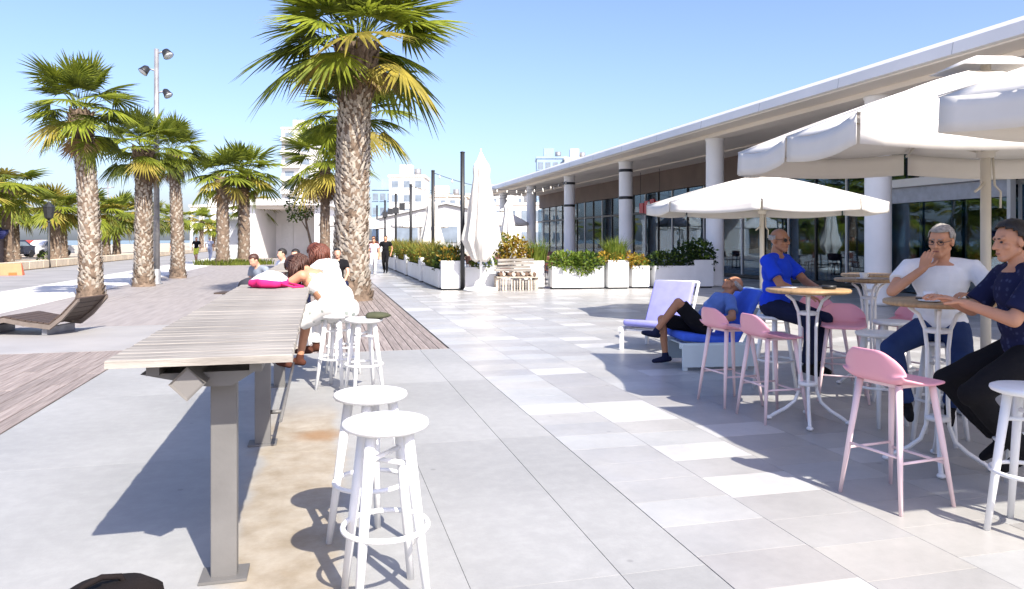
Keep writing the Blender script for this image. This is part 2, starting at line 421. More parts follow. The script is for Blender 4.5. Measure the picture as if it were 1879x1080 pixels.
obj('soffit_trim', MB().box(14.9, 15.05, -6, 55.8, 4.86, 4.912), SOFFIT, bld)
# seams in the roof edge
SEAM = mat('seam_grey', (.40,.40,.40), .6)
sm = MB().add([(11.397,-.007,4.968),(11.397,.007,4.968),(11.437,.007,5.2),(11.437,-.007,5.2),(11.41,-.007,4.968),(11.41,.007,4.968),(11.45,.007,5.2),(11.45,-.007,5.2)], [(0,1,2,3),(0,4,5,1),(3,2,6,7),(0,3,7,4),(1,5,6,2)]).mesh('panel_seam'); sm.materials.append(SEAM)
for i in range(17): obj('panel_seam', sm, None, bld, (0, 2+i*3.2, 0))
for i, y in enumerate((7.3, 14.7, 22.1, 29.5, 36.9, 44.2, 51.5)):
    c = obj('column', MB().lathe([(.30,0),(.30,.08),(.285,.1),(.285,4.7),(.31,4.74),(.31,4.79)], 28), COLM, bld, (12.4, y, .012))
    if i in (3, 4):
        for z in (3.2, 4.34): obj('band', MB().lathe([(.292,z),(.297,z+.01),(.297,z+.11),(.292,z+.12)], 28), DARKM, c)
    obj('downpipe', MB().tube([(0,0,.02),(0,0,4.9)], .045, 10), COLM, bld, (12.62, y+.36, 0))
obj('bulkhead', MB().box(16.25, 16.5, 19.2, 55.7, 3.92, 4.914), BULK, bld)
obj('bulkhead_lower', MB().box(16.25, 16.5, -5.9, 19.1, 4.35, 4.914), BULK, bld)
def glass_mat():
    m = bpy.data.materials.new('tinted_glass'); m.use_nodes = True; t = m.node_tree; N = t.nodes; L = t.links
    N.remove(N['Principled BSDF']); out = N['Material Output']
    tr = N.new('ShaderNodeBsdfTransparent'); tr.inputs[0].default_value = (.34,.48,.58,1)
    gl = N.new('ShaderNodeBsdfGlossy'); gl.inputs[0].default_value = (.9,.95,1,1); gl.inputs['Roughness'].default_value = .015
    lw = N.new('ShaderNodeLayerWeight'); lw.inputs[0].default_value = .35
    mr = N.new('ShaderNodeMapRange'); mr.inputs[3].default_value = .06; mr.inputs[4].default_value = .30; L.new(lw.outputs['Fresnel'], mr.inputs[0])
    g = N.new('ShaderNodeNewGeometry'); nz = N.new('ShaderNodeTexNoise'); nz.inputs['Scale'].default_value = .7; L.new(g.outputs['Position'], nz.inputs[0])
    bp = N.new('ShaderNodeBump'); bp.inputs['Strength'].default_value = .08; bp.inputs['Distance'].default_value = .05; L.new(nz.outputs[0], bp.inputs['Height']); L.new(bp.outputs[0], gl.inputs['Normal'])
    mx = N.new('ShaderNodeMixShader'); L.new(mr.outputs[0], mx.inputs[0]); L.new(tr.outputs[0], mx.inputs[1]); L.new(gl.outputs[0], mx.inputs[2]); L.new(mx.outputs[0], out.inputs[0])
    return m
GLASS = glass_mat()
MULL = mat('mullion_white', (.66,.68,.70), .4, .04, 2)
FX = 16.38
obj('plinth', MB().box(FX-.08, FX+.08, -5.9, 55.7, 0, .12), DARKM, bld)
by = -4.0; bay = 1.55; k = 0
while by < 55:
    is_low = by < 19
    top = 4.33 if is_low else 3.9
    obj('mullion', MB().box(-.05, .05, -.035, .035, .12, top), MULL if k % 2 == 0 else DARKM, bld, (FX, by, 0))
    for z0, z1 in ((.12, 2.85), (2.97, top)):
        obj('pane', MB().box(-.008, .008, .04, bay-.04, z0+.01, z1-.01), GLASS, bld, (FX, by, 0))
    obj('transom', MB().box(-.045, .045, .036, bay-.036, 2.86, 2.96), MULL if is_low else DARKM, bld, (FX, by, 0))
    by += bay; k += 1
# entrance portal: white lintel with a pale sign band and sliding doors
ent = obj('entrance_lintel', MB().box(15.72, 16.2, 11.2, 18.6, 2.98, 3.2), ROOFW, bld)
obj('sign_band', MB().box(15.95, 16.1, 14.6, 18.4, 2.55, 2.97), mat('sign_pale', (.42,.45,.52), .5), bld)
for y in (11.3, 13.0, 14.5, 18.5): obj('door_post', MB().box(15.9, 16.06, y-.05, y+.05, .02, 2.97 if y in (11.3, 14.5, 18.5) else 2.97), MULL, bld)
for y in (14.56, 15.9, 17.2): obj('door_pane', MB().box(15.96, 15.985, y+.02, y+1.24, .04, 2.53), GLASS, bld)
# inside: floor, back wall, counter and shelves
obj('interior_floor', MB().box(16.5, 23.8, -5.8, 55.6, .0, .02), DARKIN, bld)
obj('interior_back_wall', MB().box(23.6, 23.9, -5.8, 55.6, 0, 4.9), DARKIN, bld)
obj('end_wall', MB().box(16.5, 23.9, 55.62, 55.9, 0, 4.9), COLM, bld)
obj('end_wall', MB().box(16.5, 23.9, -5.98, -5.82, 0, 4.9), COLM, bld)
obj('bar_counter', MB().box(20, 20.7, 22, 40, 0.02, 1.1), mat('bar_front', (.10,.12,.15), .5), bld)
PALEIN = mat('interior_pale', (.34,.36,.38), .6, .1, 2)
for i in range(9):
    obj('interior_panel', MB().box(22.9, 23.2, 0, rnd.uniform(.8,2.2), rnd.uniform(.3,1.2), rnd.uniform(2.2,3.6)), PALEIN if i % 3 else mat('interior_blue', (.10,.22,.36), .5), bld, (0, 4+i*5.4, 0))
LAMPW = mat('pendant_shade', (.55,.50,.42), .5)
for i in range(16):
    y = 9 + i*2.9; x = 18.2 + (i % 3)*1.3; z = 2.7 + (i % 2)*.3
    pn = obj('pendant_lamp', MB().lathe([(.05,z+.22),(.2,z+.05),(.22,z),(.2,z+.005)], 14), LAMPW if i % 2 else DARKM, bld, (x, y, 0))
    obj('cord', MB().tube([(0,0,z+.2),(0,0,4.9)], .008, 5), DARKM, pn)
for i in range(12):
    y = 8.5 + i*3.7; x = 17.6 + (i % 2)*1.4
    obj('indoor_table', MB().lathe([(.3,.02),(.05,.05),(.04,.7),(.45,.72),(.45,.76),(.01,.761)], 18), PALEIN if i % 3 else WOODTOP, bld, (x, y, 0))
    for k in range(2):
        obj('indoor_chair', MB().box(-.2,.2,-.2,.2,.42,.46).box(-.2,.2,.17,.2,.46,.9).box(-.19,-.15,-.19,-.15,.02,.42).box(.15,.19,-.19,-.15,.02,.42).box(-.19,-.15,.15,.19,.02,.42).box(.15,.19,.15,.19,.02,.42), DARKM if k else PALEIN, bld, (x + (.1 if k else -.1), y + (.75 if k else -.75), 0), math.pi*(1-k))
# red lettered sign behind the glass
RED = mat('sign_red', (.55,.015,.03), .4)
sg = thing('red_sign', 'small red sign with pale mark hung before the glass front', 'sign', (15.6, 34.1, 0))
mb = MB()
for i, dy in enumerate((-.95, -.3, .35, .95)):
    h = (.52, .7, .62, .5)[i]
    mb.box(-.04, .04, dy-.26, dy+.22, 3.0-h*.3, 3.0+h*.7)
obj('letters', mb, RED, sg); obj('mark', MB().ball((-.06, 0, 3.2), (.03,.2,.2)), WHITE, sg)
obj('backing', MB().box(.045, .07, -1.3, 1.25, 2.75, 2.98), DARKM, sg)
obj('hanger', MB().tube([(0,-1.1,3.1),(0,-1.1,4.9)], .012).tube([(0,1.1,3.1),(0,1.1,4.9)], .012), DARKM, sg)
# ------------------------------------------------------------------ palms
def frond(seed, elev, pet, fan, n=24, droop=.35, bend=.3, spread=105, segs=4):
    """one fan leaf: petiole leaving the origin along +X, folded blades drooping with gravity"""
    r = random.Random(seed); mb = MB()
    pts = []; p = Vector((0,0,0)); a = elev
    for i in range(6):
        pts.append(p.copy()); p = p + Vector((math.cos(a), 0, math.sin(a)))*(pet/5); a -= bend/5
    mb.tube(pts, [.022,.018,.016,.014,.012,.010], 5, False)
    E = pts[-1]; t = Vector((math.cos(a), 0, math.sin(a))); s = Vector((0,1,0)); nm = t.cross(s)*-1
    if nm.z < 0 and elev < 1.2: nm = -nm
    dphi = R_(2*spread)/n
    for i in range(n):
        ph = R_(-spread) + (i+.5)*dphi
        u = (t*math.cos(ph) + s*math.sin(ph)); lat = (s*math.cos(ph) - t*math.sin(ph))
        ell = fan*(.68+.32*math.cos(ph*.8))*r.uniform(.86,1.1)
        dr = droop*r.uniform(.6,1.5); vs = []; fs = []; tw = r.uniform(-.15,.15)
        for k in range(segs+1):
            q = k/segs
            rho = ell*q
            w = min(rho, ell*.52)*math.tan(dphi/2)*1.12
            if q > .52: w *= max(0.06, 1-((q-.52)/.48)**1.2)
            c = E + u*rho + nm*(-.10*ell*abs(math.sin(ph))*q) + Vector((0,0,-1))*(dr*ell*q**2.3) + lat*(tw*ell*q*q*.3)
            vs += [c - lat*w, c + nm*(w*.55), c + lat*w]
        for k in range(segs):
            b = k*3
            fs += [(b,b+1,b+4,b+3), (b+1,b+2,b+5,b+4)]
        mb.add(vs, fs, False)
    return mb
FROND = {}
for key, n, segs in (('n', 26, 5), ('f', 15, 3)):
    for kind, (el, pet, fan, dr, bd) in enumerate(((1.25,.95,1.15,.06,.2), (.85,1.05,1.2,.12,.4), (.4,1.05,1.2,.2,.5), (-.05,1.0,1.15,.28,.5), (-.6,.85,1.05,.3,.45), (-1.15,.7,.9,.12,.2))):
        for vv in range(2):
            FROND[(key, kind, vv)] = frond(kind*7+vv+3, el, pet, fan, n, dr, bd, 105 if kind < 5 else 60, segs).mesh('frond')
FM = {}
def frond_mesh(key, kind, vv, m):
    k = (key, kind, vv, m.name)
    if k not in FM:
        me = FROND[(key, kind, vv)].copy(); me.materials.append(m); FM[k] = me
    return FM[k]
def trunk_mb(h, r0, r1, seed, lean=(0,0), boots=260, topbulge=1.15, detail=14):
    r = random.Random(seed); mb = MB()
    def axis(z):
        q = z/h; return Vector((lean[0]*q*q, lean[1]*q*q, z))
    def rad(z):
        q = z/h
        rr = r0 + (r1-r0)*min(1, q*1.15)
        rr *= 1 + .28*math.exp(-z/.28)
        if q > .86: rr *= 1 + (topbulge-1)*math.sin((q-.86)/.14*math.pi*.75)
        return rr
    nz = int(h/.16); vs = []; fs = []
    for j in range(nz+1):
        z = h*j/nz; c = axis(z)
        for k in range(detail):
            w = 2*math.pi*k/detail
            rr = rad(z)*(.93 + .1*noise.noise(Vector((math.cos(w)*1.5, math.sin(w)*1.5, z*3+seed))))
            vs.append(c + Vector((math.cos(w)*rr, math.sin(w)*rr, 0)))
    for j in range(nz):
        for k in range(detail):
            k2 = (k+1) % detail
            fs.append((j*detail+k, j*detail+k2, (j+1)*detail+k2, (j+1)*detail+k))
    mb.add(vs, fs, True, 0)
    # old leaf bases in a spiral, each a small wedge
    for i in range(boots):
        q = (i+.5)/boots; z = .03 + (h-.12)*q; w = i*2.39996 + r.uniform(-.15,.15)
        rr = rad(z)*.97; c = axis(z)
        out = Vector((math.cos(w), math.sin(w), 0)); lat = Vector((-math.sin(w), math.cos(w), 0)); up = Vector((0,0,1))
        bw = rr*r.uniform(.15,.27); bh = rr*r.uniform(.30,.56); pr = rr*r.uniform(.06,.17); sk = lat*r.uniform(-.06,.06)
        if r0 > .43: bw *= .72; bh *= .72
        top = q > .8 + r.uniform(-.06,.06)
        if top: bh *= 1.5; pr *= 2.0
        b0 = c + out*(rr*.93)
        vs = [b0 - lat*bw, b0 + lat*bw, b0 + lat*bw*.45 + up*bh + out*pr + sk, b0 - lat*bw*.45 + up*bh + out*pr + sk,
              b0 + up*bh*.25 - lat*bw*.9 + out*(-.02), b0 + up*bh*.25 + lat*bw*.9 + out*(-.02), b0 + out*(pr*.75) + up*bh*.3]
        fs = [(0,1,6), (1,2,6), (2,3,6), (3,0,6), (3,2,5,4)]
        dark = top or (q < .07 and r.random() < .55) or r.random() < .1
        mb.add(vs, fs, False, 0 if dark else 1)
    return mb, axis(h)
def palm(loc, h, r0, r1, scale, seed, label, group=None, near=True, n=46, lean=(0,0), dead=8, boots=260, rz=0., skirt=.85, lift=0.):
    r = random.Random(seed)
    root = thing('palm_tree', label, 'palm tree', loc, rz, group)
    mb, top = trunk_mb(h, r0, r1, seed, lean, boots, 1.25)
    obj('trunk', mb, [BARKD, BARKL], root)
    key = 'n' if near else 'f'
    kinds = [0]*int(n*.22) + [1]*int(n*.28) + [2]*int(n*.26) + [3]*int(n*.17) + [4]*int(n*.07)
    kinds += [5]*dead
    # fibrous heart of the crown
    for i, k in enumerate(kinds):
        isdead = i >= len(kinds)-dead
        m = DEAD if (isdead or (k == 4 and r.random() < .3)) else r.choice([LEAF, LEAF, LEAFD, LEAF] if k < 3 else [LEAF, LEAFY, LEAF, LEAFD])
        z = r.uniform(-.08,.12) + (.16, .04, -.12, -.26, -.36, -.42)[k]
        a = i*2.39996 + r.uniform(-.3,.3)
        o = obj('frond', frond_mesh(key, k, r.randint(0,1), m), None, root, top + Vector((math.cos(a)*r1*.5, math.sin(a)*r1*.5, z)))
        s = scale*r.uniform(.82,1.12)*(skirt if k >= 4 else 1)
        o.scale = (s, s*r.uniform(.9,1.1), s); o.rotation_euler = (r.uniform(-.3,.3), r.uniform(-.34,.30) - (lift if k < 5 else 0), a)
    return root
ORD = ('nearest','second nearest','third nearest','fourth nearest','fifth nearest','sixth nearest','seventh nearest','eighth nearest','ninth nearest','tenth nearest')
def far_palm(loc, h, r0, scale, seed, label, group):
    r = random.Random(seed)
    root = thing('palm_tree', label, 'palm tree', loc, 0, group)
    mb, top = trunk_mb(h, r0, r0*.8, seed, (r.uniform(-.2,.2), r.uniform(-.2,.2)), 70, 1.2, 9)
    obj('trunk', mb, [BARKD, BARKL], root)
    crown = MB()
    for i in range(26):
        k = r.choice([0,1,1,2,2,3,3,4]); src = FROND[('f', k, r.randint(0,1))]; a = i*2.39996
        M = Matrix.Translation(top) @ Matrix.Rotation(a, 4, 'Z') @ Matrix.Scale(scale*r.uniform(.85,1.1), 4)
        crown.add([v.co for v in src.vertices], [tuple(p.vertices) for p in src.polygons], False, r.choice([0,0,1,2]), M)
    obj('crown', crown, [LEAF, LEAFD, LEAFY], root)
    return root
palm(spot(18.8,-4.02), 6.35, .45, .40, 1.14, 11, 'large thick trunked fan palm in the middle, behind the women at the counter', n=66, lean=(.15,-.1), dead=16, boots=1500, skirt=.5, lift=.16)
palm(spot(26.3,-5.55), 5.75, .30, .26, 1.0, 12, 'fan palm half hidden right behind the large middle palm', n=40, boots=300)
palm(spot(37.0,-9.2), 5.2, .28, .24, 1.1, 13, 'lower fan palm seen just left behind the large middle palm', n=38, boots=120)
palm(spot(19.2,-10.75), 4.8, .29, .225, .66, 14, 'foremost fan palm on the left, with dry brown fronds beside the lounger', n=44, dead=9, boots=620, lean=(-.25,0))
palm(spot(24.4,-11.95), 4.45, .30, .26, .64, 15, 'fan palm standing right beside the tall grey floodlight mast', n=42, dead=4, boots=480)
palm(spot(29.6,-13.15), 4.95, .28, .22, .66, 16, 'slim fan palm just right of the floodlight mast palm', n=38, dead=5, boots=400, lean=(-.2,.1))
palm(spot(45.5,-17.5), 5.3, .42, .36, 1.0, 17, 'left palm of the pair growing from the grass patch', n=34, dead=3, boots=120, near=False)
palm(spot(47.0,-16.75), 5.6, .40, .36, 1.15, 18, 'right palm of the pair growing from the grass patch', n=38, dead=3, boots=120, near=False)
rr = random.Random(8)
FAR = [(-17.0,42),(-19.5,40.5),(-16.6,46.5),(-18.6,50),(-16.9,55),(-18.5,60),(-16.8,63),(-16.6,69),(-18.9,75),(-16.8,79),(-17.2,86),(-16.6,95),(-17.5,104),(-16.8,116),(-5.9,66),(-6.0,78),(-17,130),(-17,146),(-22,58),(-23,66),(-21.5,72),(-22,84),(-21,98)]
FIRST = sorted([q for i, q in enumerate(FAR) if i < 18 and i not in (14, 15)], key=lambda q: q[1])
for i, (x, y) in enumerate(FAR):
    if i in (14, 15): lb = ('nearer', 'farther')[i-14] + ' of two distant palms right of the road'
    elif i >= 18: lb = ORD[i-18] + ' of the distant palms in the second row beyond the wall'
    else:
        k = FIRST.index((x, y)); lb = (ORD[k] if k < 10 else ('eleventh','twelfth','thirteenth','fourteenth','fifteenth','sixteenth')[k-10] + ' nearest') + ' of the distant palms in the row along the wall'
    far_palm((x, y, 0), rr.uniform(3.3,4.3), rr.uniform(.32,.42), rr.uniform(1.0,1.25), 40+i, lb, 'far rows of palms along the road')

# ------------------------------------------------------------------ foliage helpers
def leaves(mb, c, rad, n, size, seed, mis=(0,), shell=.5, droop=0.):
    r = random.Random(seed)
    for i in range(n):
        while True:
            p = Vector((r.uniform(-1,1), r.uniform(-1,1), r.uniform(-1,1)))
            if shell**2 < p.length_squared < 1: break
        lump = 1 + .28*noise.noise(p*2.3 + Vector((seed,0,0)))
        q = Vector(c) + Vector((p.x*rad[0], p.y*rad[1], p.z*rad[2]))*lump
        d = Vector((r.uniform(-1,1), r.uniform(-1,1), r.uniform(-.6,1))) + p*1.0
        d.z -= droop; d.normalize()
        s = d.cross(Vector((r.uniform(-1,1), r.uniform(-1,1), r.uniform(-1,1)))); s.normalize()
        L = size*r.uniform(.7,1.4); w = L*.3; nn = d.cross(s)
        mb.add([q, q+d*L*.5 - s*w, q+d*L - nn*L*.18, q+d*L*.5 + s*w], [(0,1,2),(0,2,3)], False, r.choice(mis))
def tuft(mb, c, rad, n, h, seed, mis=(0,), w=.012, lean=.5):
    r = random.Random(seed)
    for i in range(n):
        a = r.uniform(0, 6.283); q = math.sqrt(r.random())
        b = Vector(c) + Vector((math.cos(a)*rad[0]*q, math.sin(a)*rad[1]*q, 0))
        hh = h*r.uniform(.55,1.15); a2 = a + r.uniform(-1,1); out = Vector((math.cos(a2), math.sin(a2), 0))*(hh*lean*r.uniform(.2,1.2)*(.4+q))
        lat = Vector((-math.sin(a2), math.cos(a2), 0))*w
        p1 = b + out*.3 + Vector((0,0,hh*.6)); p2 = b + out + Vector((0,0,hh*r.uniform(.8,1)))
        mb.add([b-lat, b+lat, p1+lat*.8, p1-lat*.8, p2], [(0,1,2,3),(3,2,4)], False, r.choice(mis))
def planter(loc, w, d, h, rz, label, plants, group='white planter boxes around the terrace', mt=None):
    t = thing('planter_box', label, 'planter', loc, rz, group)
    th = .035
    for nm, b in (('front_panel', (-w/2, w/2, -d/2, -d/2+th)), ('back_panel', (-w/2, w/2, d/2-th, d/2)), ('side_panel', (-w/2, -w/2+th, -d/2+th, d/2-th)), ('side_panel', (w/2-th, w/2, -d/2+th, d/2-th))):
        bevel(obj(nm, MB().box(*b, .05, h), WHITE2, t), .006)
    obj('base', MB().box(-w/2+.04, w/2-.04, -d/2+.04, d/2-.04, .003, .06), DARKM, t)
    obj('soil', MB().box(-w/2+th+.002, w/2-th-.002, -d/2+th+.002, d/2-th-.002, h-.12, h-.06), mat('soil', (.05,.035,.025), .95, .3, 20), t)
    return t
PLANT_MATS = [BUSH, BUSHD, GRASS, ORANGE, LEAFY]
def plant(loc, rz, label, spec, group='planter plants'):
    mb = MB()
    for k, (kind, c, rad, n, size, mis) in enumerate(spec):
        if kind == 'leaf': leaves(mb, c, rad, n, size, k*13+int(abs(loc[0]*7+loc[1]*3)), mis, .35)
        else: tuft(mb, c, rad, n, size, k*13+int(abs(loc[0]*5+loc[1]*3)), mis)
    return tag(obj('planter_plant', mb, PLANT_MATS, None, loc, rz), label, 'plant', group)
# front row (faces the photographer), left to right
FR = facing(0, 1) + R_(9)
def front(d, r): return spot(d, r)
p = front(22.85, -1.82); planter(p, .70, .70, .88, FR, 'tall square white planter at the terrace corner beside the nearest black post', None)
plant(p, FR, 'dark green and reddish bush in the corner planter', [('leaf',(0,0,1.02),(.4,.4,.3),420,.1,(1,1,3)), ('tuft',(0,0,.8),(.25,.25),120,.75,(3,2,2))])
p = front(23.1, -1.0); planter(p, .95, .6, .68, FR, 'low white planter behind the big closed umbrella', None)
plant(p, FR, 'small bright green plant under the big closed umbrella', [('leaf',(.1,-.05,.78),(.45,.32,.22),420,.09,(0,0,2))])
p = front(23.4, .48); planter(p, .95, .6, .86, FR, 'white planter behind the rustic wooden bench', None)
plant(p, FR, 'golden rust coloured shrub above the wooden bench', [('leaf',(-.35,0,1.15),(.5,.4,.42),700,.11,(3,4,3)), ('leaf',(-.75,.3,1.35),(.45,.4,.35),400,.1,(0,2,4)), ('tuft',(.3,0,.8),(.3,.25),200,.8,(2,2,0))])
p = front(23.25, 1.98); planter(p, 1.62, .6, .70, FR, 'long low white planter with bushy green plants spilling over', None)
plant(p, FR, 'bushy bright green plant spilling over the long front planter', [('leaf',(-.35,-.1,.84),(.55,.4,.3),900,.1,(0,0,2)), ('leaf',(.3,-.15,.82),(.55,.42,.3),900,.1,(0,0,2,1)), ('leaf',(.1,-.34,.62),(.4,.1,.16),220,.09,(0,2))])
p = front(23.35, 3.22); planter(p, .66, .6, .88, FR, 'tall square white planter holding upright grass', None)
plant(p, FR, 'upright green grass with rust coloured base in tall planter', [('tuft',(0,0,.8),(.28,.25),420,.82,(2,2,0)), ('leaf',(-.2,-.1,.98),(.4,.3,.18),260,.1,(3,3,4)), ('leaf',(.42,-.05,.9),(.3,.3,.2),220,.1,(3,4,3))])
p = front(23.6, 3.95); planter(p, .55, .6, .70, FR, 'short low white planter beside the tall grass planter', None)
plant(p, FR, 'mixed orange and green plant in the short low planter', [('leaf',(-.05,-.05,.78),(.35,.3,.24),420,.1,(3,4,0))])
p = front(23.65, 5.02); planter(p, 1.32, .6, .70, FR, 'long low planter standing in the roof shade', None)
plant(p, FR, 'dark green bush in the shaded long planter', [('leaf',(-.2,0,.86),(.6,.36,.28),700,.1,(1,1,0)), ('leaf',(.5,0,1.05),(.4,.36,.4),420,.11,(1,1))])
p = front(23.8, 5.95); planter(p, .64, .6, .88, FR, 'rightmost tall square planter next to a column', None)
plant(p, FR, 'dark round bush in the rightmost tall planter', [('leaf',(0,0,1.15),(.42,.4,.36),620,.11,(1,1,0)), ('leaf',(.3,-.05,.86),(.2,.25,.3),160,.1,(1,))])
# side row going back along the promenade
for i, y in enumerate((26.9, 31.8, 36.6, 41.4)):
    nth = ('nearest', 'second', 'third', 'farthest')[i]
    planter((3.72, y, 0), .66, .66, .88, 0, 'tall white planter %s in the side row along the walk' % nth, None)
    plant((3.72, y, 0), 0, 'golden grassy plant in the %s tall side planter' % nth, [('tuft',(0,0,.8),(.3,.3),200,.8,(3,2,4)), ('leaf',(0,0,1.0),(.4,.4,.25),220,.11,(3,4,2))])
for i, y in enumerate((24.5, 29.35, 34.2, 39.0)):
    nth = ('nearest', 'second', 'third', 'farthest')[i]
    planter((3.74, y, 0), .6, 3.5, .62, 0, 'long low planter %s in the side row along the walk' % nth, None)
    sp = []
    for k in range(7):
        yy = -1.5 + k*.5
        m = (1,1,0) if (i == 0 and k < 2) else ((3,4,3) if k % 3 == 1 else (2,4,0))
        sp.append(('leaf', (0,yy,.78 if (i == 0 and k < 2) else .9), (.36,.36,.26 if (i == 0 and k < 2) else .34), 260, .1, m))
        if not (i == 0 and k < 2): sp.append(('tuft', (0,yy,.6), (.26,.25), 90, .95, (2,4,2)))
    plant((3.74, y, 0), 0, 'dense yellow green hedge in the %s long side planter' % nth, sp)
gp = MB(); r = random.Random(3)
tuft(gp, (0,0,0), (2.3,1.6), 900, .4, 5, (0,), .03, .4)
tag(obj('grass_patch', gp, GRASS, None, spot(45.8,-16.9)), 'green grass patch at the foot of the palm pair', 'grass', None, 'stuff')
for i, (x, y, sz) in enumerate([(-18.5,41,.7),(-17.8,48,.55),(-18.2,57.5,.6)]):
    mb = MB(); leaves(mb, (0,0,sz*.6), (sz,sz,sz*.6), 260, .13, 70+i, (0,1))
    tag(obj('low_shrub', mb, [BUSH, GRASS], None, (x,y,0)), ('largest', 'smallest', 'farthest')[i] + ' of the low green shrubs between the distant palms', 'shrub', 'shrubs among the far palms')

# ------------------------------------------------------------------ umbrellas
def open_umbrella(loc, rz, hx, hy, z_edge, z_top, label, shape='rect', valance=.22, group='open white parasols', seed=1, base=True):
    t = thing('parasol', label, 'parasol', loc, rz, group)
    r = random.Random(seed)
    if shape == 'rect': ribs = [(-hx,-hy),(0,-hy),(hx,-hy),(hx,0),(hx,hy),(0,hy),(-hx,hy),(-hx,0)]
    else: ribs = [(hx*math.cos(math.pi/8+k*math.pi/4), hx*math.sin(math.pi/8+k*math.pi/4)) for k in range(8)]
    H = z_top - z_edge; K = 8; S = 8
    mb = MB(); q0 = .13
    for i in range(8):
        a = Vector(ribs[i]); b = Vector(ribs[(i+1) % 8]); vs = []; fs = []
        for k in range(K+1):
            q = q0 + (1-q0)*k/K
            for s in range(S+1):
                u = s/S; p = (a*(1-u) + b*u)*q
                z = z_edge + H*(1-q) + H*.10*math.sin(q*math.pi)*.5 - .055*q*math.sin(u*math.pi) + .012*noise.noise(Vector((p.x*3, p.y*3, seed)))
                inn = 1 - .015*q*math.sin(u*math.pi)
                vs.append((p.x*inn, p.y*inn, z))
        for k in range(K):
            for s in range(S): fs.append((k*(S+1)+s, k*(S+1)+s+1, (k+1)*(S+1)+s+1, (k+1)*(S+1)+s))
        mb.add(vs, fs, True)
    solid(obj('canopy', mb, FABRIC, t), .004)
    for x, y in ribs:
        obj('seam', MB().tube([(x*q, y*q, z_edge + H*(1-q) + H*.05*math.sin(q*math.pi) + .004) for q in (.14,.3,.45,.6,.75,.9,1.0)], .006, 5), FABRIC, t)
    # vent cap
    mb = MB(); n = 8
    rim = [(x*.2, y*.2) for x, y in ribs]
    zc = z_edge + H*.86 + .06
    vs = [(x, y, zc) for x, y in rim] + [(x*.45, y*.45, zc+H*.16) for x, y in rim] + [(0,0,z_top+.10)]
    mb.add(vs, [(i, (i+1)%8, 8+(i+1)%8, 8+i) for i in range(8)] + [(8+i, 8+(i+1)%8, 16) for i in range(8)], True)
    solid(obj('vent_cap', mb, FABRIC, t), .004)
    # valance flaps
    for i in range(8):
        a = Vector(ribs[i]); b = Vector(ribs[(i+1) % 8]); vs = []; fs = []; S2 = 10
        for k in range(4):
            for s in range(S2+1):
                u = .012 + .976*s/S2; p = a*(1-u) + b*u
                inn = 1 - .015*math.sin(u*math.pi)
                nrm = Vector((p.x, p.y)).normalized()
                wob = .006*math.sin(u*19+i*2+seed)*k/3 + .006*k/3
                dz = valance*k/3*(1 - .05*math.sin(u*math.pi))
                vs.append((p.x*inn + nrm.x*wob, p.y*inn + nrm.y*wob, z_edge - .055*math.sin(u*math.pi) - dz))
        for k in range(3):
            for s in range(S2): fs.append((k*(S2+1)+s, k*(S2+1)+s+1, (k+1)*(S2+1)+s+1, (k+1)*(S2+1)+s))
        solid(obj('valance', MB().add(vs, fs, True), FABRIC, t), .003)
    PM = mat('parasol_pole_cream', (.62,.58,.50), .5, .05, 3)
    obj('pole', MB().tube([(0,0,.06),(0,0,z_top+.02)], .035 if hx < 1.5 else .042, 14), PM, t)
    zh = z_edge - .12
    obj('hub', MB().lathe([(.05,zh-.06),(.075,zh-.05),(.075,zh+.05),(.05,zh+.06)], 14), PM, t)
    obj('crown_hub', MB().lathe([(.05,z_top-.16),(.07,z_top-.15),(.07,z_top-.06),(.05,z_top-.05)], 14), PM, t)
    for x, y in ribs:
        rb = obj('rib', MB().tube([(x*.03,y*.03,z_top-.10),(x*.5,y*.5,z_edge+H*.5-.02),(x*.99,y*.99,z_edge-.03)], .012, 6), PM, t)
        obj('strut', MB().tube([(x*.03,y*.03,zh),(x*.52,y*.52,z_edge+H*.47-.05)], .011, 6), PM, rb)
    obj('crank_rope', MB().tube([(.05,-.02,zh-.05),(.06,-.03,zh-.3),(.1,-.05,zh-.36),(.09,-.06,zh-.5)], .01, 6), PM, t)
    obj('tie_strap', MB().tube([(-.04,-.03,zh-.28),(-.1,-.06,zh-.33),(-.15,-.08,zh-.36)], .012, 6), PM, t)
    if base:
        bevel(obj('base_plate', MB().box(-.35,.35,-.35,.35,.004,.075), mat('parasol_base', (.42,.42,.42), .7, .1, 6), t), .02)
    return t
CF = facing(0, 1)
open_umbrella(spot(6.62,4.17), CF+R_(2), 1.78, 1.26, 2.40, 3.02, 'big white parasol with pole behind the man in the dark shirt', seed=2)
open_umbrella(spot(3.86,4.6), CF+R_(15), 1.72, 1.25, 2.38, 2.95, 'white parasol cut off by the upper right corner', seed=3)
open_umbrella(spot(13.9,4.62), CF+R_(4), 2.13, 2.13, 2.16, 2.72, 'eight sided white parasol behind the man in blue', 'oct', .17, seed=5)
for i, (x, y, s, lb) in enumerate([(1.55,49,1.9,'open white parasol far off right of the large palm trunk'), (3.3,58,1.9,'open white parasol far off next to the walking couple'), (6.6,52,2.0,'open white parasol far back between the black posts'), (10.6,44,1.6,'open white parasol peeping out beside the second closed umbrella')]):
    open_umbrella((x,y,0), .2*i, s, s, 2.5, 3.3, lb, 'oct', .12, seed=7+i)
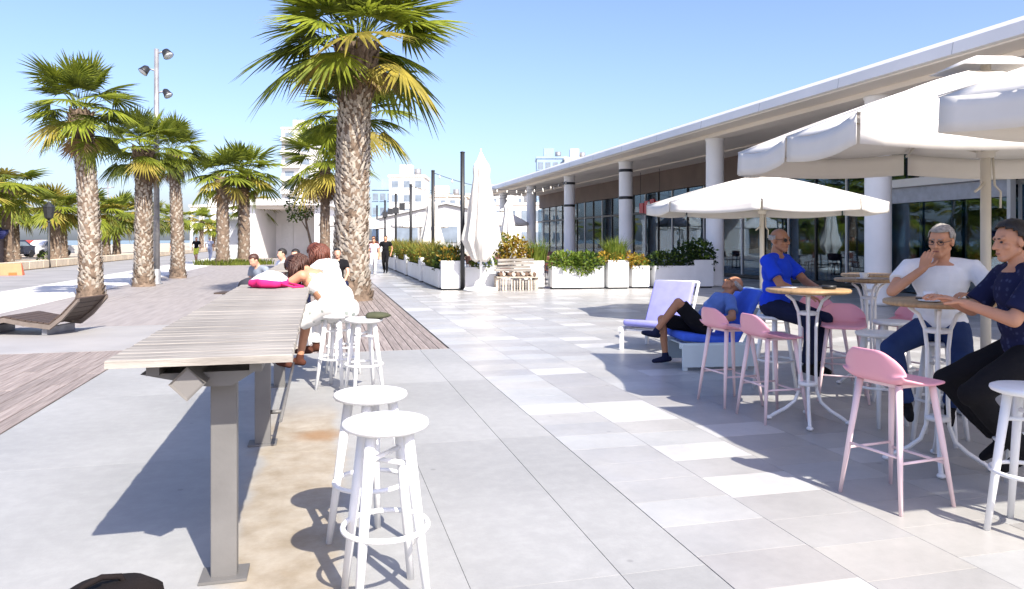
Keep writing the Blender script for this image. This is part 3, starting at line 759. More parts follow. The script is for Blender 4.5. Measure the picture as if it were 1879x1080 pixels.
def closed_umbrella(loc, h, w, label, seed):
    t = thing('closed_parasol', label, 'parasol', loc, 0, 'closed white parasols on the terrace')
    prof = []
    for k in range(27):
        q = k/26
        z = h*(.215 + .775*q)
        if q < .12: rr = .42 + .36*(q/.12)
        elif q < .2: rr = .78 + .22*(q-.12)/.08
        else: rr = 1 - ((q-.2)/.8)**.85*.80
        if .78 < q < .92: rr += .10*math.sin((q-.78)/.14*math.pi)
        if q > .9: rr *= max(.05, (1-q)/.1)**.6
        prof.append((max(.015, rr*w), z))
    r = random.Random(seed); ph = [r.uniform(0,6.28) for _ in range(4)]
    def fn(rr, z, a):
        q = z/h
        f = 1 + .17*math.cos(8*a + ph[0] + q*1.3)*(1.05-q*.5) + .08*math.cos(15*a + ph[1] - q*2) + .06*math.cos(3*a + ph[2] + q*3)
        return rr*f, z + (.10*h*.3*math.cos(4*a+ph[3])*.4 if q < .25 else 0)
    obj('canopy', MB().lathe(prof, 72, fn=fn), FABRIC, t)
    obj('pole', MB().tube([(0,0,.08),(0,0,h*.97)], .04, 12), WHITE, t)
    obj('finial', MB().ball((0,0,h), (.03,.03,.05)), WHITE, t)
    obj('strap', MB().tube([(w*.5,0,h*.27),(w*.7,-.05,h*.2),(w*.72,-.05,h*.12)], .025, 6), WHITE, t)
    obj('base', MB().lathe([(.5,.004),(.52,.03),(.48,.09),(.1,.13),(.06,.14)], 28), WHITE, t)
    return t
closed_umbrella(spot(22.2,-.92), 4.15, .52, 'large closed white parasol at the front of the terrace', 1)
closed_umbrella(spot(31.5,-3.35), 3.35, .52, 'closed white parasol directly behind the second black post', 2)
closed_umbrella(spot(33.5,-.15), 3.4, .42, 'slim closed white parasol right of the large closed one', 3)
# ------------------------------------------------------------------ long counter
def counter(y0, y1, label, posts):
    t = thing('bar_counter', label, 'counter', (-.47, y0, .03), 0)
    L = y1-y0; n = int(round(L/.094)); w = L/n
    pl = MB().bevbox(-.352, .352, -w/2+.002, w/2-.002, .968, 1.0, .004).mesh('plank'); pl.materials.append(STEELW)
    for i in range(n):
        o = obj('plank', pl, None, t, (rnd.uniform(-.003,.003), (i+.5)*w, rnd.uniform(-.002,.002)))
    FRM = mat('counter_steel', (.165,.16,.155), .55, .15, 4, .1, 30, metal=.3)
    for x in (-.2, .2): obj('bearer', MB().box(x-.025, x+.025, .12, L-.12, .915, .96), FRM, t)
    # square tube turned on edge below the top
    M = Matrix.Translation((-.06, 0, .885)) @ Matrix.Rotation(R_(45), 4, 'Y')
    tb = MB(); a, b = .05, .042
    o1 = [(-a,-a),(a,-a),(a,a),(-a,a)]; i1 = [(-b,-b),(b,-b),(b,b),(-b,b)]
    vs = [(x, .06, z) for x, z in o1] + [(x, L-.06, z) for x, z in o1] + [(x, .072, z) for x, z in i1] + [(x, L-.06, z) for x, z in i1]
    fs = [(8,9,10,11)] + [(i, (i+1)%4, 4+(i+1)%4, 4+i) for i in range(4)] + [(8+i, 12+i, 12+(i+1)%4, 8+(i+1)%4) for i in range(4)] + [(i, 8+i, 8+(i+1)%4, (i+1)%4) for i in range(4)] + [(4+i, 4+(i+1)%4, 12+(i+1)%4, 12+i) for i in range(4)]
    obj('edge_tube', tb.add(vs, fs, False, 0, M), mat('tube_inside_steel', (.20,.19,.18), .5, .1, 5, metal=.3), t)
    for y in posts:
        bevel(obj('post', MB().box(-.005, .105, y-.035, y+.035, -.028, .90), FRM, t), .004)
        obj('foot_plate', MB().box(-.05, .15, y-.08, y+.08, -.028, -.016), FRM, t)
        obj('bracket', MB().add([(-.26,y-.17,.912),(.2,y-.17,.912),(.10,y-.17,.85),(.0,y-.17,.85),(-.26,y+.03,.912),(.2,y+.03,.912),(.10,y+.03,.85),(.0,y+.03,.85)],
            [(0,3,2,1),(4,5,6,7),(0,1,5,4),(1,2,6,5),(2,3,7,6),(3,0,4,7)]), FRM, t)
    obj('foot_rail', MB().tube([(.19,posts[1]-.3,.2),(.19,posts[-1],.2)], .013, 10), FRM, t)
    for y in posts[1:]: obj('rail_arm', MB().tube([(.1,y,.2),(.19,y,.2)], .015, 8), FRM, t)
    return t
counter(3.22, 8.35, 'long weathered plank bar counter on steel posts in the foreground', (.35, 2.6, 4.85))
counter(12.3, 16.4, 'second plank bar counter farther down the promenade', (.35, 2.0, 3.7))

# ------------------------------------------------------------------ stools and tables
def white_stool(loc, rz, label, h=.75):
    t = thing('round_stool', label, 'stool', loc, rz, 'white round bar stools')
    obj('seat', MB().lathe([(.02,h-.038),(.155,h-.036),(.174,h-.028),(.181,h-.016),(.178,h-.005),(.165,h),(.02,h+.001)], 40), WHITE, t)
    for k in range(4):
        a = math.pi/4 + k*math.pi/2; c, s = math.cos(a), math.sin(a)
        obj('leg', MB().tube([(c*.105,s*.105,h-.03),(c*.155,s*.155,h*.5),(c*.205,s*.205,0)], [.024,.021,.016], 12), WHITE, t)
    rr = .105 + .1*(1-.31/h) + .012
    obj('foot_ring', MB().tube([(rr*math.cos(2*math.pi*k/32), rr*math.sin(2*math.pi*k/32), .31) for k in range(33)], .0115, 8, False), WHITE, t)
    for k in range(2):
        a = math.pi/4 + k*math.pi/2; c, s = math.cos(a), math.sin(a); q = .125
        obj('cross_bar', MB().tube([(-c*q,-s*q,h-.14-.03*k),(c*q,s*q,h-.14-.03*k)], .011, 8), WHITE, t)
    return t
ws = white_stool(spot(3.14,-.528), R_(8), 'nearest white round stool beside the counter')
dup(ws, spot(3.72,-.70), R_(31), 'second nearest white round stool, right behind the nearest one')
dup(ws, spot(7.22,-1.42), R_(15), 'white round stool in front of the seated woman in the white dress')
dup(ws, spot(7.62,-1.78), R_(60), 'white round stool on which the woman in the white dress sits')
dup(ws, spot(8.45,-1.90), R_(20), 'white round stool of the second woman at the counter')
dup(ws, spot(3.86,2.66), R_(22), 'white round stool cut off by the right edge')
dup(ws, spot(6.15,3.0), R_(5), 'white round stool left of the man in the white shirt')
dup(ws, spot(7.0,3.55), R_(40), 'white round stool between the two rear bar tables')
dup(ws, spot(7.5,2.62), R_(10), 'white round stool under the man in blue')
dup(ws, spot(5.62,3.2), R_(30), 'white round stool under the man in the white shirt')
dup(ws, spot(4.45,3.06), R_(30), 'white round stool under the man in the dark shirt')

def shell():
    """moulded seat with a low curved back; local +Y is the way the sitter faces"""
    nu, nv = 14, 20; vs = []; fs = []
    for j in range(nv+1):
        v = j/nv
        if v < .62:
            q = v/.62; y = .205 - .36*q; z = .008*math.sin(q*math.pi)*-1 + (-.022*(1-q/.12)**2 if q < .12 else 0)
            hw = .215*(.86 + .14*math.sin(min(1, q*1.4)*math.pi/2))
        elif v < .78:
            a = (v-.62)/.16*math.pi*.43; y = -.155 - .05*math.sin(a); z = .05*(1-math.cos(a)); hw = .215
        else:
            q = (v-.78)/.22; y = -.204 - .035*q; z = .037 + .15*q; hw = .215 - .05*q**3
        for i in range(nu+1):
            u = -1 + 2*i/nu
            au = abs(u); lift = 0; yy = y
            if v < .78:
                back = max(0, min(1, (.02-y)/.17)); lift = .03*back*max(0, au-.6)**1.4*4.0
            else:
                q = (v-.78)/.22; yy = y + (.05*max(0,(au-.3)/.7)**2)
                lift = -.055*q*max(0,(au-.45)/.55)**2
            hw2 = hw
            if v < .1: hw2 = hw*(1 - .28*(1-v/.1)**2)
            vs.append((u*hw2, yy, z+lift))
    for j in range(nv):
        for i in range(nu): fs.append((j*(nu+1)+i, j*(nu+1)+i+1, (j+1)*(nu+1)+i+1, (j+1)*(nu+1)+i))
    return MB().add(vs, fs, True)
SHELL = shell().mesh('seat_shell'); SHELL.materials.append(PINK)
def pink_stool(loc, rz, label, h=.70):
    t = thing('pink_bar_stool', label, 'stool', loc, rz, 'pink bar stools with low backs')
    s = obj('seat_shell', SHELL, None, t, (0,0,h)); subd(solid(s, .016), 1)
    feet = []
    for sx in (-1,1):
        for sy in (-1,1):
            a = (sx*.135, sy*.125-.01, h-.012); b = (sx*.215, sy*.20-.01, 0)
            obj('leg', MB().tube([a, ((a[0]+b[0])/2,(a[1]+b[1])/2,h/2), b], [.020,.017,.011], 12), PALEPINK, t)
    def at(sx, sy, z):
        q = 1-z/(h-.012); return (sx*(.135+.08*q), sy*(.125+.075*q)-.01, z)
    for (p, q2, z) in (((-1,-1),(1,-1),.30), ((-1,1),(1,1),.24), ((-1,-1),(-1,1),.27), ((1,-1),(1,1),.27)):
        obj('rung', MB().tube([at(*p,z), at(*q2,z)], .0085, 8), PALEPINK, t)
    obj('seat_mount', MB().box(-.13,.13,-.13,.11,h-.03,h-.012), PALEPINK, t)
    return t
ps = pink_stool(spot(4.36,2.23), facing(.93,.36), 'foremost pink bar stool, standing alone before the dark trousered man')
dup(ps, spot(6.35,2.20), facing(.96,.25), 'pink bar stool at the table of the man in blue, front one of two')
dup(ps, spot(6.95,2.02), facing(.9,.3), 'pink bar stool half hidden at the left, beside the blue lounge chair')
dup(ps, spot(7.1,3.12), facing(-.35,-.9), 'pink bar stool seen from behind right of the first table')
dup(ps, spot(8.2,3.4), facing(.1,-1), 'pink bar stool farthest back behind the first table')
dup(ps, spot(7.3,3.78), facing(-.9,-.4), 'pink bar stool behind the elbow of the man in the white shirt')

def bar_table(loc, rz, label, r=.33, h=1.1):
    t = thing('bar_table', label, 'table', loc, rz, 'round wooden bar tables on white rod legs')
    obj('top', MB().lathe([(.02,h-.034),(r-.02,h-.034),(r,h-.026),(r+.002,h-.008),(r-.006,h),(.02,h+.0005)], 44), WOODTOP, t)
    obj('top_plate', MB().lathe([(.02,h-.052),(.14,h-.05),(.15,h-.036),(.02,h-.0352)], 24), WHITE, t)
    for k in range(4):
        a = math.pi/4 + k*math.pi/2; c, s = math.cos(a), math.sin(a)
        pts = [(c*.17,s*.17,h-.05),(c*.11,s*.11,h-.10),(c*.075,s*.075,h-.19),(c*.062,s*.062,h-.32),(c*.06,s*.06,.42),(c*.066,s*.066,.27),(c*.10,s*.10,.17),(c*.17,s*.17,.105),(c*.26,s*.26,.05),(c*.30,s*.30,.018)]
        obj('leg', MB().tube(pts, [.013]*6+[.014,.015,.015,.014], 10), WHITE, t)
        obj('foot', MB().ball((c*.305,s*.305,.018), (.028,.028,.018)), WHITE, t)
    for z in (.30, h-.22): obj('collar', MB().lathe([(.05,z),(.078,z+.005),(.078,z+.03),(.05,z+.035)], 20), WHITE, t)
    return t
bt = bar_table(spot(6.2,2.44), R_(12), 'bar table in front of the man in blue')
dup(bt, spot(7.85,3.72), R_(30), 'rear bar table in the shade between the two seated men')
dup(bt, spot(8.9,4.25), R_(50), 'farthest bar table by the white column')
dup(bt, spot(5.0,2.83), R_(5), 'bar table with the phone between the white shirt and dark shirt men')
bevel(tag(obj('phone', MB().box(-.036,.036,-.07,.07,0,.012), DARKM, None, spot(5.0,2.77,1.104), R_(70)), 'black phone on the bar table under the hand', 'phone'), .003)
tag(obj('napkin', MB().box(-.06,.06,-.05,.05,0,.006), WHITE, None, spot(6.28,2.32,1.103), .5), 'white napkin on the table of the man in blue', 'napkin')

def cup(loc, label):
    t = thing('coffee_cup', label, 'cup', loc)
    obj('cup', MB().lathe([(.02,.008),(.032,.012),(.04,.065),(.037,.066),(.03,.02),(.002,.018)], 16), WHITE, t)
    obj('saucer', MB().lathe([(.03,0),(.07,.008),(.068,.012),(.028,.007)], 20), WHITE, t)
    obj('handle', MB().tube([(.038,0,.055),(.056,0,.05),(.058,0,.032),(.036,0,.025)], .005, 6), WHITE, t)
cup(spot(4.86,2.70,1.101), 'small white coffee cup on the table with the phone')
cup(spot(7.7,3.6,1.101), 'white coffee cup on the rear shaded bar table')
t = thing('ashtray', 'dark round ashtray on the table of the man in blue', 'ashtray', spot(6.12,2.58,1.101))
obj('bowl', MB().lathe([(.04,0),(.055,.005),(.058,.03),(.05,.032),(.045,.012),(.002,.01)], 18), DARKM, t)
# ------------------------------------------------------------------ lounge chairs
LAV = cloth('lavender_cushion', (.27,.27,.60)); BLUEC = cloth('blue_cushion', (.055,.13,.62))
PALEB = mat('pale_blue_panel', (.62,.72,.74), .5, .05, 3)
def cushion(name, parent, sx, sy, sz, m, loc, rot):
    o = obj(name, MB().box(-sx/2,sx/2,-sy/2,sy/2,-sz/2,sz/2), m, parent, loc, rot=rot)
    b = bevel(o, sz*.42, 4); o.data.polygons.foreach_set('use_smooth', [True]*6); return o
def lounge(loc, rz, label, cm, frame, side):
    """low lounge chair, local +Y is the way the sitter faces"""
    t = thing('lounge_chair', label, 'lounge chair', loc, rz)
    cushion('seat_cushion', t, .62, .66, .09, cm, (0,.05,.345), (R_(6),0,0))
    cushion('back_cushion', t, .62, .70, .08, cm, (0,-.415,.60), (R_(-62),0,0))
    for sx in (-1,1):
        for y in (.36,-.36): obj('leg', MB().box(sx*.33-.02,sx*.33+.02,y-.025,y+.025,.003,.30), frame, t)
        obj('side_rail', MB().box(sx*.33-.021,sx*.33+.021,-.45,.42,.255,.315), frame, t)
        if side: bevel(obj('side_panel', MB().box(sx*.352-.01,sx*.352+.01,-.50,.40,.04,.30), side, t), .006)
        obj('back_post', MB().tube([(sx*.33,-.34,.28),(sx*.33,-.66,.90)], .02, 8), frame, t)
    for z in (0,1,2,3): obj('slat', MB().box(-.31,.31,.28-z*.2-.03,.28-z*.2+.03,.265,.285), frame, t)
    obj('back_slat', MB().tube([(-.33,-.66,.9),(.33,-.66,.9)], .02, 8), frame, t)
    return t
lounge(spot(10.35,1.98), facing(-.62,-.78), 'empty lounge chair with lavender cushions at the edge of the shade', LAV, WHITE, None)
lounge(spot(9.0,2.30), facing(-.98,-.12), 'lounge chair with royal blue cushions carrying the reclining man', BLUEC, PALEB, PALEB)

# wavy timber lounger on the left
def wavy(loc, rz, label):
    t = thing('wavy_lounger', label, 'lounger', loc, rz)
    P = [(-1.05,.06),(-.62,.21),(-.30,.285),(.05,.22),(.42,.175),(.62,.33),(.86,.58)]
    for y in (-.42, .42):
        vs = []
        for dy in (-.03, .03):
            vs += [(x, y+dy, z) for x, z in P] + [(x, y+dy, z-.075 if 0 < i < 6 else z-.05) for i, (x, z) in enumerate(P)]
        n = len(P); m2 = 2*n; fs = []
        for i in range(n-1):
            fs += [(i, i+1, n+i+1, n+i), (m2+i, m2+n+i, m2+n+i+1, m2+i+1), (i, m2+i, m2+i+1, i+1), (n+i, n+i+1, m2+n+i+1, m2+n+i)]
        fs += [(0, n, m2+n, m2), (n-1, m2+n-1, m2+2*n-1, 2*n-1)]
        obj('side_frame', MB().add(vs, fs), mat('lounger_frame', (.16,.13,.11), .6, .2, 8), t)
    for i in range(len(P)-1):
        a = Vector((P[i][0],0,P[i][1])); b = Vector((P[i+1][0],0,P[i+1][1])); L = (b-a).length; k = max(2, int(L/.09))
        ang = -math.atan2(b.z-a.z, b.x-a.x)
        for j in range(k):
            c = a + (b-a)*((j+.5)/k)
            obj('slat', MB().box(-L/k/2+.006, L/k/2-.006, -.455, .455, .004, .026), BROWNDARK, t, c, rot=(0,ang,0))
    for x, z in ((-.7,.12), (.3,.12)): obj('foot', MB().box(x-.04, x+.04, -.38, .38, .002, z), METAL, t)
    return t
wl = wavy(spot(12.2,-7.65), -YAW, 'dark wavy timber lounger with raised back, cut by the left edge')

# things on the counter and the ground
bag = thing('beach_bag', 'pink and white beach bag lying on the counter', 'bag', (-.50, 7.78, 1.033), R_(25)); bag.scale = (.85,.85,.9)
def fnb(rr, z, a): return rr*(1+.12*math.sin(3*a+1)+.06*math.sin(7*a)), z*(1+.18*math.sin(2*a+.5))
obj('body', MB().lathe([(.02,0),(.17,.005),(.215,.04),(.20,.09),(.14,.135),(.05,.155),(.002,.157)], 30, fn=fnb), cloth('bag_white', (.75,.72,.74)), bag)
obj('panel', MB().lathe([(.185,.004),(.224,.025),(.226,.055),(.214,.085)], 30, fn=fnb), cloth('bag_pink', (.62,.025,.15)), bag)
obj('handle', MB().tube([(.05,-.2,.05),(.16,-.3,.012),(.3,-.26,.008),(.33,-.12,.008),(.2,-.05,.05)], .012, 8), MATS['bag_pink'], bag)
mb = MB(); prof = [(.02,0),(.17,.0),(.20,.03),(.205,.16),(.19,.24),(.13,.285),(.002,.295)]
bb = thing('dark_bag', 'black rounded bag on the ground at the bottom left corner', 'bag', spot(2.62,-1.43), R_(30))
def fnk(rr, z, a): return rr*(1+.08*math.cos(4*a)+.04*math.sin(3*a)), z*(1+.03*math.cos(a+1))
obj('body', mb.lathe(prof, 32, fn=fnk), cloth('bag_black', (.012,.009,.009)), bb)
obj('pocket', MB().lathe([(.205,.04),(.222,.06),(.22,.14),(.205,.17)], 32, fn=fnk), cloth('bag_brown', (.07,.022,.012)), bb)
obj('handle', MB().tube([(-.08,0,.27),(-.06,0,.31),(0,0,.325),(.06,0,.31),(.08,0,.27)], .011, 8), MATS['bag_black'], bb)
# rustic bench before the terrace
RUST = mat('driftwood', (.46,.36,.27), .85, .35, 5, .35, 25, c2=(.66,.58,.50), stretch=(2,8,8), orand=.15)
RUSTD = mat('driftwood_dark', (.16,.10,.07), .85, .35, 5, .3, 25)
tb = thing('rustic_bench', 'rustic driftwood bench stacked with split logs before the terrace', 'bench', spot(22.6,.12), FR)
for i in range(13):
    w = rnd.uniform(.035,.06); h = rnd.uniform(.29,.36)
    obj('upright', MB().box(-w/2,w/2,-.03,.03,.005,h), RUST if i % 3 else STEELW, tb, (-.52+i*.085, -.3, 0))
for i in range(3): bevel(obj('plank', MB().box(-.62,.66,-.11,.11,0,.045), RUST, tb, (0,-.2+i*.2,.37)), .008)
for i in range(9):
    L = rnd.uniform(.2,.3)
    obj('log', MB().tube([(0,-L,0),(0,L,0)], rnd.uniform(.045,.07), 9), RUST if i % 2 else RUSTD, tb, (-.5+i*.13, -.05, .485), rot=(0,0,rnd.uniform(-.2,.2)))
for i in range(4):
    bevel(obj('beam', MB().box(-.6,.5,-.09,.09,0,.08), STEELW, tb, (rnd.uniform(-.1,.05), -.1+rnd.uniform(-.05,.05), .56+i*.1), rot=(0, rnd.uniform(-.02,.02), rnd.uniform(-.08,.08))), .01)
for i in range(2): obj('side_leg', MB().box(-.05,.05,-.25,.25,.003,.37), RUST, tb, (-.58+i*1.16,0,0))

# terrace furniture behind the planters
REDW = mat('dark_red_wood', (.13,.05,.035), .5, .2, 5)
def chair(loc, rz, label, m, group):
    t = thing('terrace_chair', label, 'chair', loc, rz, group)
    obj('seat', MB().bevbox(-.21,.21,-.2,.2,.43,.46,.008), m, t)
    for sx in (-1,1):
        obj('leg', MB().tube([(sx*.18,.17,.43),(sx*.2,.2,0)], .014, 8), m, t)
        obj('leg', MB().tube([(sx*.19,-.26,.9),(sx*.18,-.18,.45),(sx*.2,-.23,0)], .014, 8), m, t)
    obj('backrest', MB().add([(-.19,-.2,.6),(.19,-.2,.6),(.2,-.25,.9),(-.2,-.25,.9),(-.19,-.18,.6),(.19,-.18,.6),(.2,-.23,.9),(-.2,-.23,.9)], [(0,1,2,3),(7,6,5,4),(3,2,6,7),(0,4,5,1),(0,3,7,4),(1,5,6,2)]), m, t)
    return t
ch = chair((6.4,24.0,0), .4, 'dark red wooden chair behind the long green planter', REDW, 'terrace chairs')
def bistro(loc, label):
    t = thing('terrace_table', label, 'table', loc, 0, 'terrace tables behind the planters')
    obj('top', MB().lathe([(.01,.72),(.40,.72),(.41,.735),(.40,.75),(.01,.7505)], 28), DARKM, t)
    obj('pillar', MB().tube([(0,0,.03),(0,0,.72)], .03, 10), DARKM, t); obj('foot', MB().lathe([(.26,.003),(.26,.02),(.04,.05)], 20), DARKM, t)
    return t
b0 = bistro((7.2,24.6,0), 'dark round terrace table behind the planters')
r5 = random.Random(5)
for (x, y) in ((6.0,27.2),(8.6,26.4),(10.2,24.8),(10.6,28.6),(7.4,31),(9.6,33),(11,36.5),(6.4,35.5)):
    dup(b0, (x,y,0), r5.random())
first = True
for (x, y) in ((7.2,24.6),(6.0,27.2),(8.6,26.4),(10.2,24.8),(10.6,28.6),(7.4,31),(9.6,33),(11,36.5)):
    for k in range(3):
        a = r5.uniform(0,6.28) + k*2.1
        dup(ch, (x+math.cos(a)*.62, y+math.sin(a)*.62, 0), a+math.pi/2+r5.uniform(-.2,.2), 'dark red terrace chair around a table behind the planters')
ch['label'] = 'dark red terrace chair around a table behind the planters'

# ------------------------------------------------------------------ posts, lamps and lights
for i, y in enumerate((22.15, 28.3, 35.6, 43.0, 50.5, 58.0)):
    nm = ('nearest', 'second', 'third', 'fourth', 'fifth', 'farthest')[i]
    t = thing('light_post', 'black string light post, %s along the side row of planters' % nm, 'post', (4.08, y, 0), 0, 'black posts along the terrace')
    obj('shaft', MB().tube([(0,0,.004),(0,0,4.1)], .065, 14), DARKM, t); obj('cap', MB().lathe([(.07,4.1),(.075,4.13),(.02,4.15)], 14), DARKM, t)
    obj('base_plate', MB().box(-.14,.14,-.14,.14,.002,.02), DARKM, t)
    if i in (3, 4): obj('spot_lamp', MB().box(-.16,.16,-.14,.14,3.0,3.35).box(.2,.5,-.14,.14,3.2,3.6), DARKM, t)
def garland(a, b, sag, n, label):
    t = thing('string_lights', label, 'string lights', (0,0,0), 0, 'strings of bulbs over the terrace')
    a = Vector(a); b = Vector(b)
    pt = lambda q: a + (b-a)*q + Vector((0,0,-sag*4*q*(1-q)))
    obj('cable', MB().tube([pt(k/20) for k in range(21)], .011, 5), DARKM, t)
    bm = MB().lathe([(.004,0),(.02,-.01),(.02,-.05),(.03,-.07),(.035,-.10),(.02,-.13),(.003,-.14)], 10).mesh('bulb'); bm.materials.append(mat('bulb_glass', (.75,.72,.62), .2, .05))
    for k in range(n): obj('bulb', bm, None, t, pt((k+.5)/n))
garland((4.08,28.3,4.05), (12.4,36.9,4.6), .6, 14, 'bulb string from the second post to the farther banded column')
garland((4.08,35.6,4.05), (12.4,36.9,4.5), .6, 14, 'bulb string from the third post to a column')
garland((4.08,35.6,4.05), (12.4,44.2,4.5), .6, 14, 'bulb string crossing high from the third post')
m = thing('floodlight_mast', 'tall grey mast with three floodlights among the left palms', 'lamp post', spot(25.6,-12.1))
obj('mast', MB().tube([(0,0,.004),(0,0,8.0)], [.11,.075], 16), METAL, m)
obj('base', MB().lathe([(.2,.003),(.2,.03),(.14,.05),(.13,.5),(.11,.52)], 16), METAL, m)
for z, sx, sz in ((7.85,1,.16),(7.25,-1,.15),(6.5,1,.13)):
    obj('arm', MB().tube([(0,0,z),(sx*.22,-.05,z+.06)], .03, 8), METAL, m)
    f = obj('floodlight', MB().lathe([(.05,-.16),(sz*.8,-.1),(sz,.05),(sz+.02,.12)], 16), DARKM, m, (sx*.34,-.1,z), rot=(R_(160),R_(-35*sx),0))
    obj('lens', MB().lathe([(.01,.115),(sz+.0,.118),(sz+.0,.124),(.01,.126)], 16), mat('lamp_lens', (.72,.75,.78), .15), f)
m = thing('street_lantern', 'black lantern lamp post near the low stone wall', 'lamp post', spot(41,-25.25))
obj('shaft', MB().tube([(0,0,.004),(0,0,.4),(0,0,2.7)], [.11,.065,.055], 12), DARKM, m)
obj('lantern', MB().lathe([(.07,2.6),(.22,2.72),(.30,3.25),(.32,3.3),(.12,3.5),(.03,3.6)], 8, smooth=False), DARKM, m)
obj('bracket', MB().lathe([(.05,2.45),(.12,2.5),(.05,2.56)], 12), DARKM, m)
m = thing('thin_mast', 'thin distant antenna mast rising behind the far palms', 'mast', spot(75,-40.3))
obj('pole', MB().tube([(0,0,0),(0,0,7.5)], [.1,.05], 8), METAL, m); obj('crossarm', MB().tube([(-.7,0,6.6),(.6,0,6.8)], .05, 6), METAL, m)
# orange barrier by the wall
OR = mat('orange_plastic', (.72,.13,.03), .5, .1, 4)
m = thing('orange_barrier', 'orange plastic barrier beside the wall at the left edge', 'barrier', spot(32,-21.6), R_(10))
obj('body', MB().add([(-.7,-.3,.0),(.7,-.3,0),(.7,.3,0),(-.7,.3,0),(-.62,-.1,.5),(.62,-.1,.5),(.62,.1,.5),(-.62,.1,.5)], [(0,3,2,1),(4,5,6,7),(0,1,5,4),(1,2,6,5),(2,3,7,6),(3,0,4,7)]), OR, m)
for x in (-.35,.35): obj('foot', MB().box(x-.14,x+.14,-.36,.36,.0,.12), OR, m)

# ------------------------------------------------------------------ background buildings
GLZ = mat('window_glass', (.18,.22,.27), .15, .2, 1)  # pane colour paled, distance haze is put into it
def block(d, r, w, dep, h, label, m, floors, bays, balcony=False, roofbox=True, win=.55):
    t = thing('apartment_block', label, 'building', spot(d, r), CF)
    obj('wall', MB().box(-w/2, w/2, 0, dep, 0, h), m, t)
    rf = obj('roof', MB().box(-w/2-.2, w/2+.2, -.2, dep+.2, h, h+.5), m, t)
    if roofbox: obj('roof_box', MB().box(-w*.25, w*.1, dep*.3, dep*.6, h+.5, h+2.8), m, rf); obj('tank', MB().tube([(w*.25,dep*.4,h+.5),(w*.25,dep*.4,h+2)], .7, 12), METAL, rf)
    fh = h/floors; bw = w/bays
    for f in range(floors):
        for b in range(bays):
            x = -w/2 + (b+.5)*bw; z = fh*(f+.25)
            wn = obj('window', MB().box(x-bw*win/2, x+bw*win/2, -.08, .02, z, z+fh*.5), GLZ, t)
            obj('sill', MB().box(x-bw*win/2-.1, x+bw*win/2+.1, -.16, .0, z-.15, z-.01), m, wn)
        if balcony: obj('balcony', MB().box(-w*.5, w*.1, -1.2, -.01, fh*f+.05, fh*f+1.1), m, t)
    return t
FACW = mat('facade_white', (.68,.66,.63), .8, .06, .3); FACG = mat('facade_grey', (.42,.43,.45), .8, .08, .3); FACB = mat('facade_blue', (.27,.38,.50), .4, .12, .3); FACC = mat('facade_cream', (.60,.54,.46), .8, .08, .3)  # the blue one is paled to carry distance haze in its colour
block(190, -54.2, 8, 10, 29.5, 'tall white apartment tower behind the large palm', FACW, 9, 2, True)
block(160, -63.5, 10, 10, 8.5, 'low pale building far down the promenade', FACW, 2, 4)
block(150, -21.0, 7.0, 9, 14.0, 'white block standing above the far terrace umbrellas', FACW, 5, 3)
block(165, -27.5, 6.5, 9, 12.5, 'blue glazed block left of the white block', FACB, 4, 4, False, True, .7)
block(175, -16.0, 11, 9, 11.5, 'stepped pale houses left of the black posts', FACC, 4, 5, True)
block(185, -4.2, 14, 10, 12.5, 'row of pale flats behind the large closed parasol', FACW, 4, 7, True)
block(180, 9.5, 7, 9, 21.0, 'blue grey block peeping over the restaurant roof', FACB, 6, 4, False, True, .7)
block(178, 15.5, 6, 9, 20.6, 'white block peeping over the restaurant roof', FACW, 6, 3)
block(140, 0, 12, 9, 8.0, 'pale low house between the posts and the restaurant', FACW, 2, 5)
# grey gabled hangar
t = thing('hangar', 'grey gabled hangar behind the far umbrellas', 'building', spot(95,-8.3), CF)
w, h, g, dep = 8.5, 4.2, 6.0, 14
obj('wall', MB().add([(-w,0,0),(w,0,0),(w,0,h),(0,0,g),(-w,0,h),(-w,dep,0),(w,dep,0),(w,dep,h),(0,dep,g),(-w,dep,h)], [(0,1,2,3,4),(5,9,8,7,6),(0,5,6,1),(1,6,7,2),(0,4,9,5)]), FACG, t)
obj('roof', MB().add([(-w-.4,-.4,h-.05),(0,-.4,g+.05),(w+.4,-.4,h-.05),(-w-.4,dep+.4,h-.05),(0,dep+.4,g+.05),(w+.4,dep+.4,h-.05),(-w-.4,-.4,h+.2),(0,-.4,g+.3),(w+.4,-.4,h+.2),(-w-.4,dep+.4,h+.2),(0,dep+.4,g+.3),(w+.4,dep+.4,h+.2)],
    [(0,3,4,1),(1,4,5,2),(6,7,10,9),(7,8,11,10),(0,1,7,6),(1,2,8,7),(3,9,10,4),(4,10,11,5),(0,6,9,3),(2,5,11,8)]), mat('hangar_roof', (.40,.40,.41), .6, .1, .5), t)
for x in (-5,0,5): obj('window', MB().box(x-1.4,x+1.4,-.1,.05,1.2,3.2), GLZ, t)
# white pavilion down the promenade
t = thing('white_pavilion', 'small white flat roofed pavilion with a deep open porch', 'building', spot(62,-18.0), CF)
obj('roof', MB().box(-3.6,3.3,-2.8,6,4.25,4.75), ROOFW, t)
obj('wall', MB().box(-3.2,-2.4,-2.2,5.5,0,4.24), ROOFW, t); obj('wall', MB().box(2.3,2.9,-2.2,5.5,0,4.24), ROOFW, t)
obj('back_wall', MB().box(-2.39,2.29,3.0,3.4,0,4.24), COLM, t); obj('ceiling', MB().box(-2.39,2.29,-2.2,3.0,4.0,4.24), SOFFIT, t)
obj('door', MB().box(-1.9,-.9,2.9,2.98,0,2.9), WHITE, t)
obj('side_wing', MB().box(-6.2,-3.62,0,5.5,0,3.2), FACG, t); obj('side_roof', MB().box(-6.4,-3.62,-.5,5.8,3.2,3.4), ROOFW, t)
